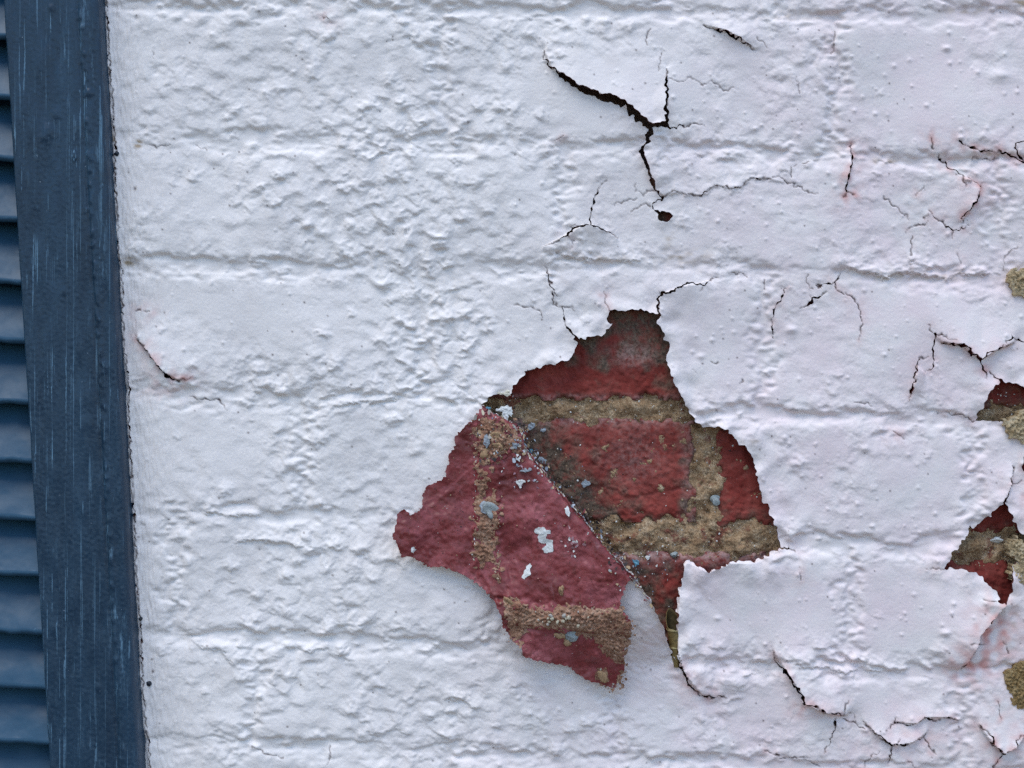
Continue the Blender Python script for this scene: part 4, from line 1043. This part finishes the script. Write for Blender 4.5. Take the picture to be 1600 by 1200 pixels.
for _ in range(26):
    x, y = random.gauss(893, 9), random.gauss(848, 13)
    sh.append((x, y, float(flap_at(x, y)) + .8, random.choice([2, 3, 4]), random.uniform(.5, .9), random.uniform(0, 3.1), random.choice([(.40, .22, .24), (.40, .22, .24), WHT, MAR, TAN])))
for _ in range(40):
    x, y = random.uniform(945, 985), random.uniform(855, 915)
    if poly_sd(np.array([x]), np.array([y]), FLAP_O)[0] < 0: continue
    sh.append((x, y, float(flap_at(x, y)) + 1.0, random.choice([1.2, 1.8, 2.6, 3.5]), random.uniform(.4, .9), random.uniform(0, 3.1), random.choice([WHT, TAN, MAR, DRK, GRY])))
for y in np.linspace(668, 875, 60):      # brittle light rim down both sides of the joint ridge
    x = 742 + random.gauss(0, 2) if random.random() < .6 else 781 + random.gauss(0, 2)
    sh.append((x, y, float(flap_at(x, y)) + .8, random.choice([1, 1.5, 2.2]), random.uniform(.35, .7), 1.57 + random.gauss(0, .4), random.choice([WHT, CRM, TAN, MAR])))
shards('paint_shards', sh, flap)
sp = []
for x0, x1, y0, y1, n, cols in [(800, 1075, 618, 662, 120, [TAN, GRY, WHT, (.3, .22, .14)]), (925, 1215, 815, 880, 260, [TAN, GRY, WHT, (.3, .22, .14), (.24, .12, .08)]), (1085, 1130, 672, 812, 80, [TAN, GRY, (.3, .22, .14)]),
                                (820, 1190, 560, 900, 150, [WHT, TAN, DRK, (.34, .12, .1)]), (820, 920, 690, 790, 40, [BLU, WHT, DRK]), (985, 1050, 850, 960, 50, [BLU, WHT, WHT, GRY]), (1490, 1592, 840, 880, 80, [TAN, GRY, (.3, .22, .14)]),
                                (1480, 1580, 878, 890, 14, [WHT, TAN]), (1530, 1595, 600, 655, 50, [TAN, WHT, GRY]), (785, 815, 600, 640, 40, [DRK, RED, GRY, WHT])]:
    for _ in range(n):
        sp.append((random.uniform(x0, x1), random.uniform(y0, y1), random.uniform(BF - 1.2, BF + .8), random.choice([.6, .7, .9, 1.2, 1.8]), .5, random.choice(cols)))
crumbs('wall_crumbs', sp, wall)

# ------------------------------------------------------------------ the louvred shutter
KP = 1 - 40 / DU
def pc(x, y): return 800 + (x - 800) * KP, 600 + (y - 600) * KP
shutter = thing('louvred_shutter', 'dark blue wooden louvred shutter beside the white wall', 'shutter', (wx(60), 0, wz(1950)))
def place(o):
    o.location = (-shutter.location.x, -shutter.location.y, -shutter.location.z)
    return o
ST_Y = axis(-50, 1250, 2.4, -700, 1950, 1.3, 40)
def st_left(y): return 18.5 + 0.0600 * (y - 10)
def st_right(y): return 165.5 + 0.0525 * y
us = np.concatenate([[0, 0.0001], np.linspace(0.006, 0.90, 68), np.linspace(0.905, 0.985, 12), [0.993, 1.0]])
sy, su = np.meshgrid(ST_Y, us, indexing='ij')
SX = st_left(sy) + su * (st_right(sy) - st_left(sy))
SH = np.full(SX.shape, 40.0)
SH -= 3.0 * np.exp(-((su - 0.765) / 0.018) ** 2) - 1.2 * np.exp(-((su - 0.83) / 0.035) ** 2)
SH -= 9.0 * np.clip((su - 0.93) / 0.06, 0, 1) ** 2.2 + 4 * np.clip((0.035 - su) / 0.035, 0, 1) ** 2
SH += 0.5 * samp(noise(131, 60, .6, 2.5), SX, sy) + 0.28 * samp(noise(132, 14, .7, 5.0), SX, sy) + 0.18 * samp(noise(133, 9), SX, sy)
for cx, cy, r_, a_ in [(88, 212, 10, 3.2), (100, 186, 7, 2.4), (80, 222, 5, 2), (137, 37, 5, 2.5), (152, 153, 4, 2.6), (92, 22, 4, 2), (150, 250, 7, 2), (148, 332, 4, 2), (112, 458, 3, 1.5), (178, 575, 6, 2), (95, 975, 8, 1.6),
                       (165, 1066, 4, 1.6), (186, 860, 6, 1.4), (128, 250, 5, 2), (140, 620, 14, 1.5), (146, 660, 9, 1.6)]:
    SH += a_ * np.exp(-((SX - cx) ** 2 + ((sy - cy) / 1.4) ** 2) / (r_ * r_))
SH += 1.2 * np.exp(-((SX - 136 - 0.055 * sy) / 5) ** 2) * np.clip(samp(noise(134, 20, .8, 1.4), SX, sy), 0, 2)
SH[:, 0] = 6; SH[:, -1] = -4; SH[:, -2] = 10
SXe = SX.copy(); SXe[:, -1] += 1.0 * np.clip(samp(noise(135, 26), 0 * ST_Y, ST_Y), -1, 2)
wear = (0.08 + 0.85 * np.exp(-((su - 0.84) / 0.07) ** 2)) * np.clip(0.5 + 0.6 * samp(noise(136, 120, .7, 1.6), SX, sy), 0, 1)
st = sheet('stile', None, None, SH, [SHUT, SHUT], shutter, XY=(SXe, sy), skirt=0, attrs={'wear': wear})
place(st)
# far stile, rails (outside the picture)
def plain_board(name, x0, x1, y0, y1, h0=6, h1=40):
    o = link(name, box_mesh(name, wx(x0), wx(x1), -h1 * S, -h0 * S, wz(y1), wz(y0), SHUT), shutter); place(o)
    b = o.modifiers.new('bevel', 'BEVEL'); b.width = 0.0015; b.segments = 2
    return o
plain_board('stile', -770, -610, -700, 1950)
plain_board('top_rail', -609, -15, -700, -505, 8, 38)
plain_board('bottom_rail', -609, 110, 1745, 1950, 8, 38)
GAPS = [58, 153, 249, 344, 442, 535, 631, 723, 813, 901, 992, 1078, 1165]
GAPS = [GAPS[0] - 94 * k for k in range(6, 0, -1)] + GAPS + [GAPS[-1] + 90 * k for k in range(1, 7)]
for k, gy in enumerate(GAPS):
    vis = -60 < gy < 1300
    _, yb = pc(0, gy)
    xr = st_left(yb) + 9
    xs = axis(-30, xr, 3.0 if vis else 20.0, -612, None, 1.4, 60)
    prof = []                       # (offset from the lower edge, height), from back of the top edge round the nose
    top = (-112.0, -24.0)
    for t in np.linspace(0, 1, 34 if vis else 6):
        v = top[0] + t * 108.0
        prof.append((v, -24.0 + 60.0 * t + 2.2 * math.sin(t * math.pi)))
    for a in np.linspace(0.25, 1, 7): prof.append((-4 + 7.0 * math.sin(a * math.pi / 2) , 36 - 8.0 * (1 - math.cos(a * math.pi / 2))))
    prof += [(1.5, 24), (-6, 17), (-104, -29)]
    pv = np.array([p[0] for p in prof]); phh = np.array([p[1] for p in prof])
    lx, pvv = np.meshgrid(xs, pv); _, phv = np.meshgrid(xs, phh)
    o = k * 173
    tilt = 0.055 + random.uniform(-.012, .012)
    LY = yb + pvv + tilt * (lx - xr) + 0.5 * samp(noise(141, 60), lx + o, pvv + o)
    vv = np.clip((pvv + 112) / 110, 0, 1)
    LH = phv + 0.7 * samp(noise(142, 90), lx + o, pvv) + 0.10 * samp(noise(143, 16), lx + o, pvv) * (phv > 8)
    LH += 0.5 * np.clip(samp(noise(144, 9), lx + o, pvv) - 1, 0, 2) * sstep(.5, 1, vv)
    wr_ = np.clip(0.05 + 0.95 * np.exp(-((pvv + 5) / 9) ** 2), 0, 1) * np.clip(.6 + .5 * samp(noise(145, 40), lx + o, pvv), 0, 1)
    sl_ = sheet('slat', None, None, LH, [SLAT, SLAT], shutter, XY=(lx, LY), attrs={'wear': wr_}, skirt=0)
    place(sl_)
for x, y, r_ in [(233, 1068, 4.2), (184, 241, 3.5), (221, 966, 3.0)]:
    o = link('paint_drip', stone_mesh('paint_drip', r_, r_ * 1.05, 3.2, int(x), DRIP, .12), shutter)
    o.location = Vector((wx(x), -float(max(coat_at(x, y), 0) + 1.2) * S, wz(y))) - shutter.location

# ------------------------------------------------------------------ the curled dry leaf in the slit
leaf = thing('dried_leaf', 'curled olive brown dry leaf wedged in the slit beside the paint flap', 'leaf', (wx(1056), 0, wz(1042)))
def leaf_tube(name, y_top_front, y_top_back, y_bot, r0, r1, zc_, mat, thick=0.8, x0=1049.5, x1=1056.5):
    n, m = 36, 26; V = []; F = []
    for sgn in (0, 1):
        for j in range(m + 1):
            for i in range(n):
                th = 2 * math.pi * i / n
                fr = 0.5 - 0.5 * math.cos(th)               # 0 front, 1 back
                yt = y_top_front + (y_top_back - y_top_front) * fr ** 1.6 + 1.2 * math.sin(3 * th)
                t = j / m; y = yt + (y_bot - yt) * t
                q = np.clip((y - 950) / 92, 0, 1)
                r = (r0 + (r1 - r0) * q ** 2) - thick * sgn + 0.35 * math.sin(y * .5 + th * 3) * (1 - q)
                xc = x0 + (x1 - x0) * q
                V.append((wx(xc + r * math.sin(th)), -(zc_ + (r if math.cos(th) > 0 else 1.9 * r) * math.cos(th)) * S, wz(y)))
    st_ = (m + 1) * n
    for j in range(m):
        for i in range(n):
            a, b = j * n + i, j * n + (i + 1) % n
            F.append((a, a + n, b + n, b)); F.append((st_ + a, st_ + b, st_ + b + n, st_ + a + n))
    for i in range(n):
        a, b = i, (i + 1) % n
        F.append((a, b, st_ + b, st_ + a))
    me = bpy.data.meshes.new(name); me.from_pydata(V, [], F); me.materials.append(mat); me.materials.append(LEAFIN); me.update()
    for q, p in enumerate(me.polygons):
        p.use_smooth = True
        if q < 2 * n * m and q % 2: p.material_index = 1
    o = link(name, me, leaf); o.location = -leaf.location
    return o
leaf_tube('blade', 983, 953, 1042, 11.0, 3.5, 3.0, LEAFM)
leaf_tube('curled_edge', 982.4, 981.6, 984.6, 11.7, 3.8, 3.0, LEAFRIM, .9)
leaf_tube('vein', 1010.4, 1008.6, 1012.2, 11.5, 3.9, 3.0, LEAFRIM, .9)

# ------------------------------------------------------------------ pavement below
t = NT('paving')
pav = t.done(t.ramp(t.noise(0.01, 6, 0.65), (0.3, (0.10, 0.072, 0.052)), (0.7, (0.17, 0.125, 0.09))), 0.85, t.bump(t.noise(0.15, 5), 0.5, 2.0), 0.3)
g = link('pavement', box_mesh('pavement', -300, 300, -600, 0.24, -0.2, 0.0, pav))
g['kind'] = 'structure'
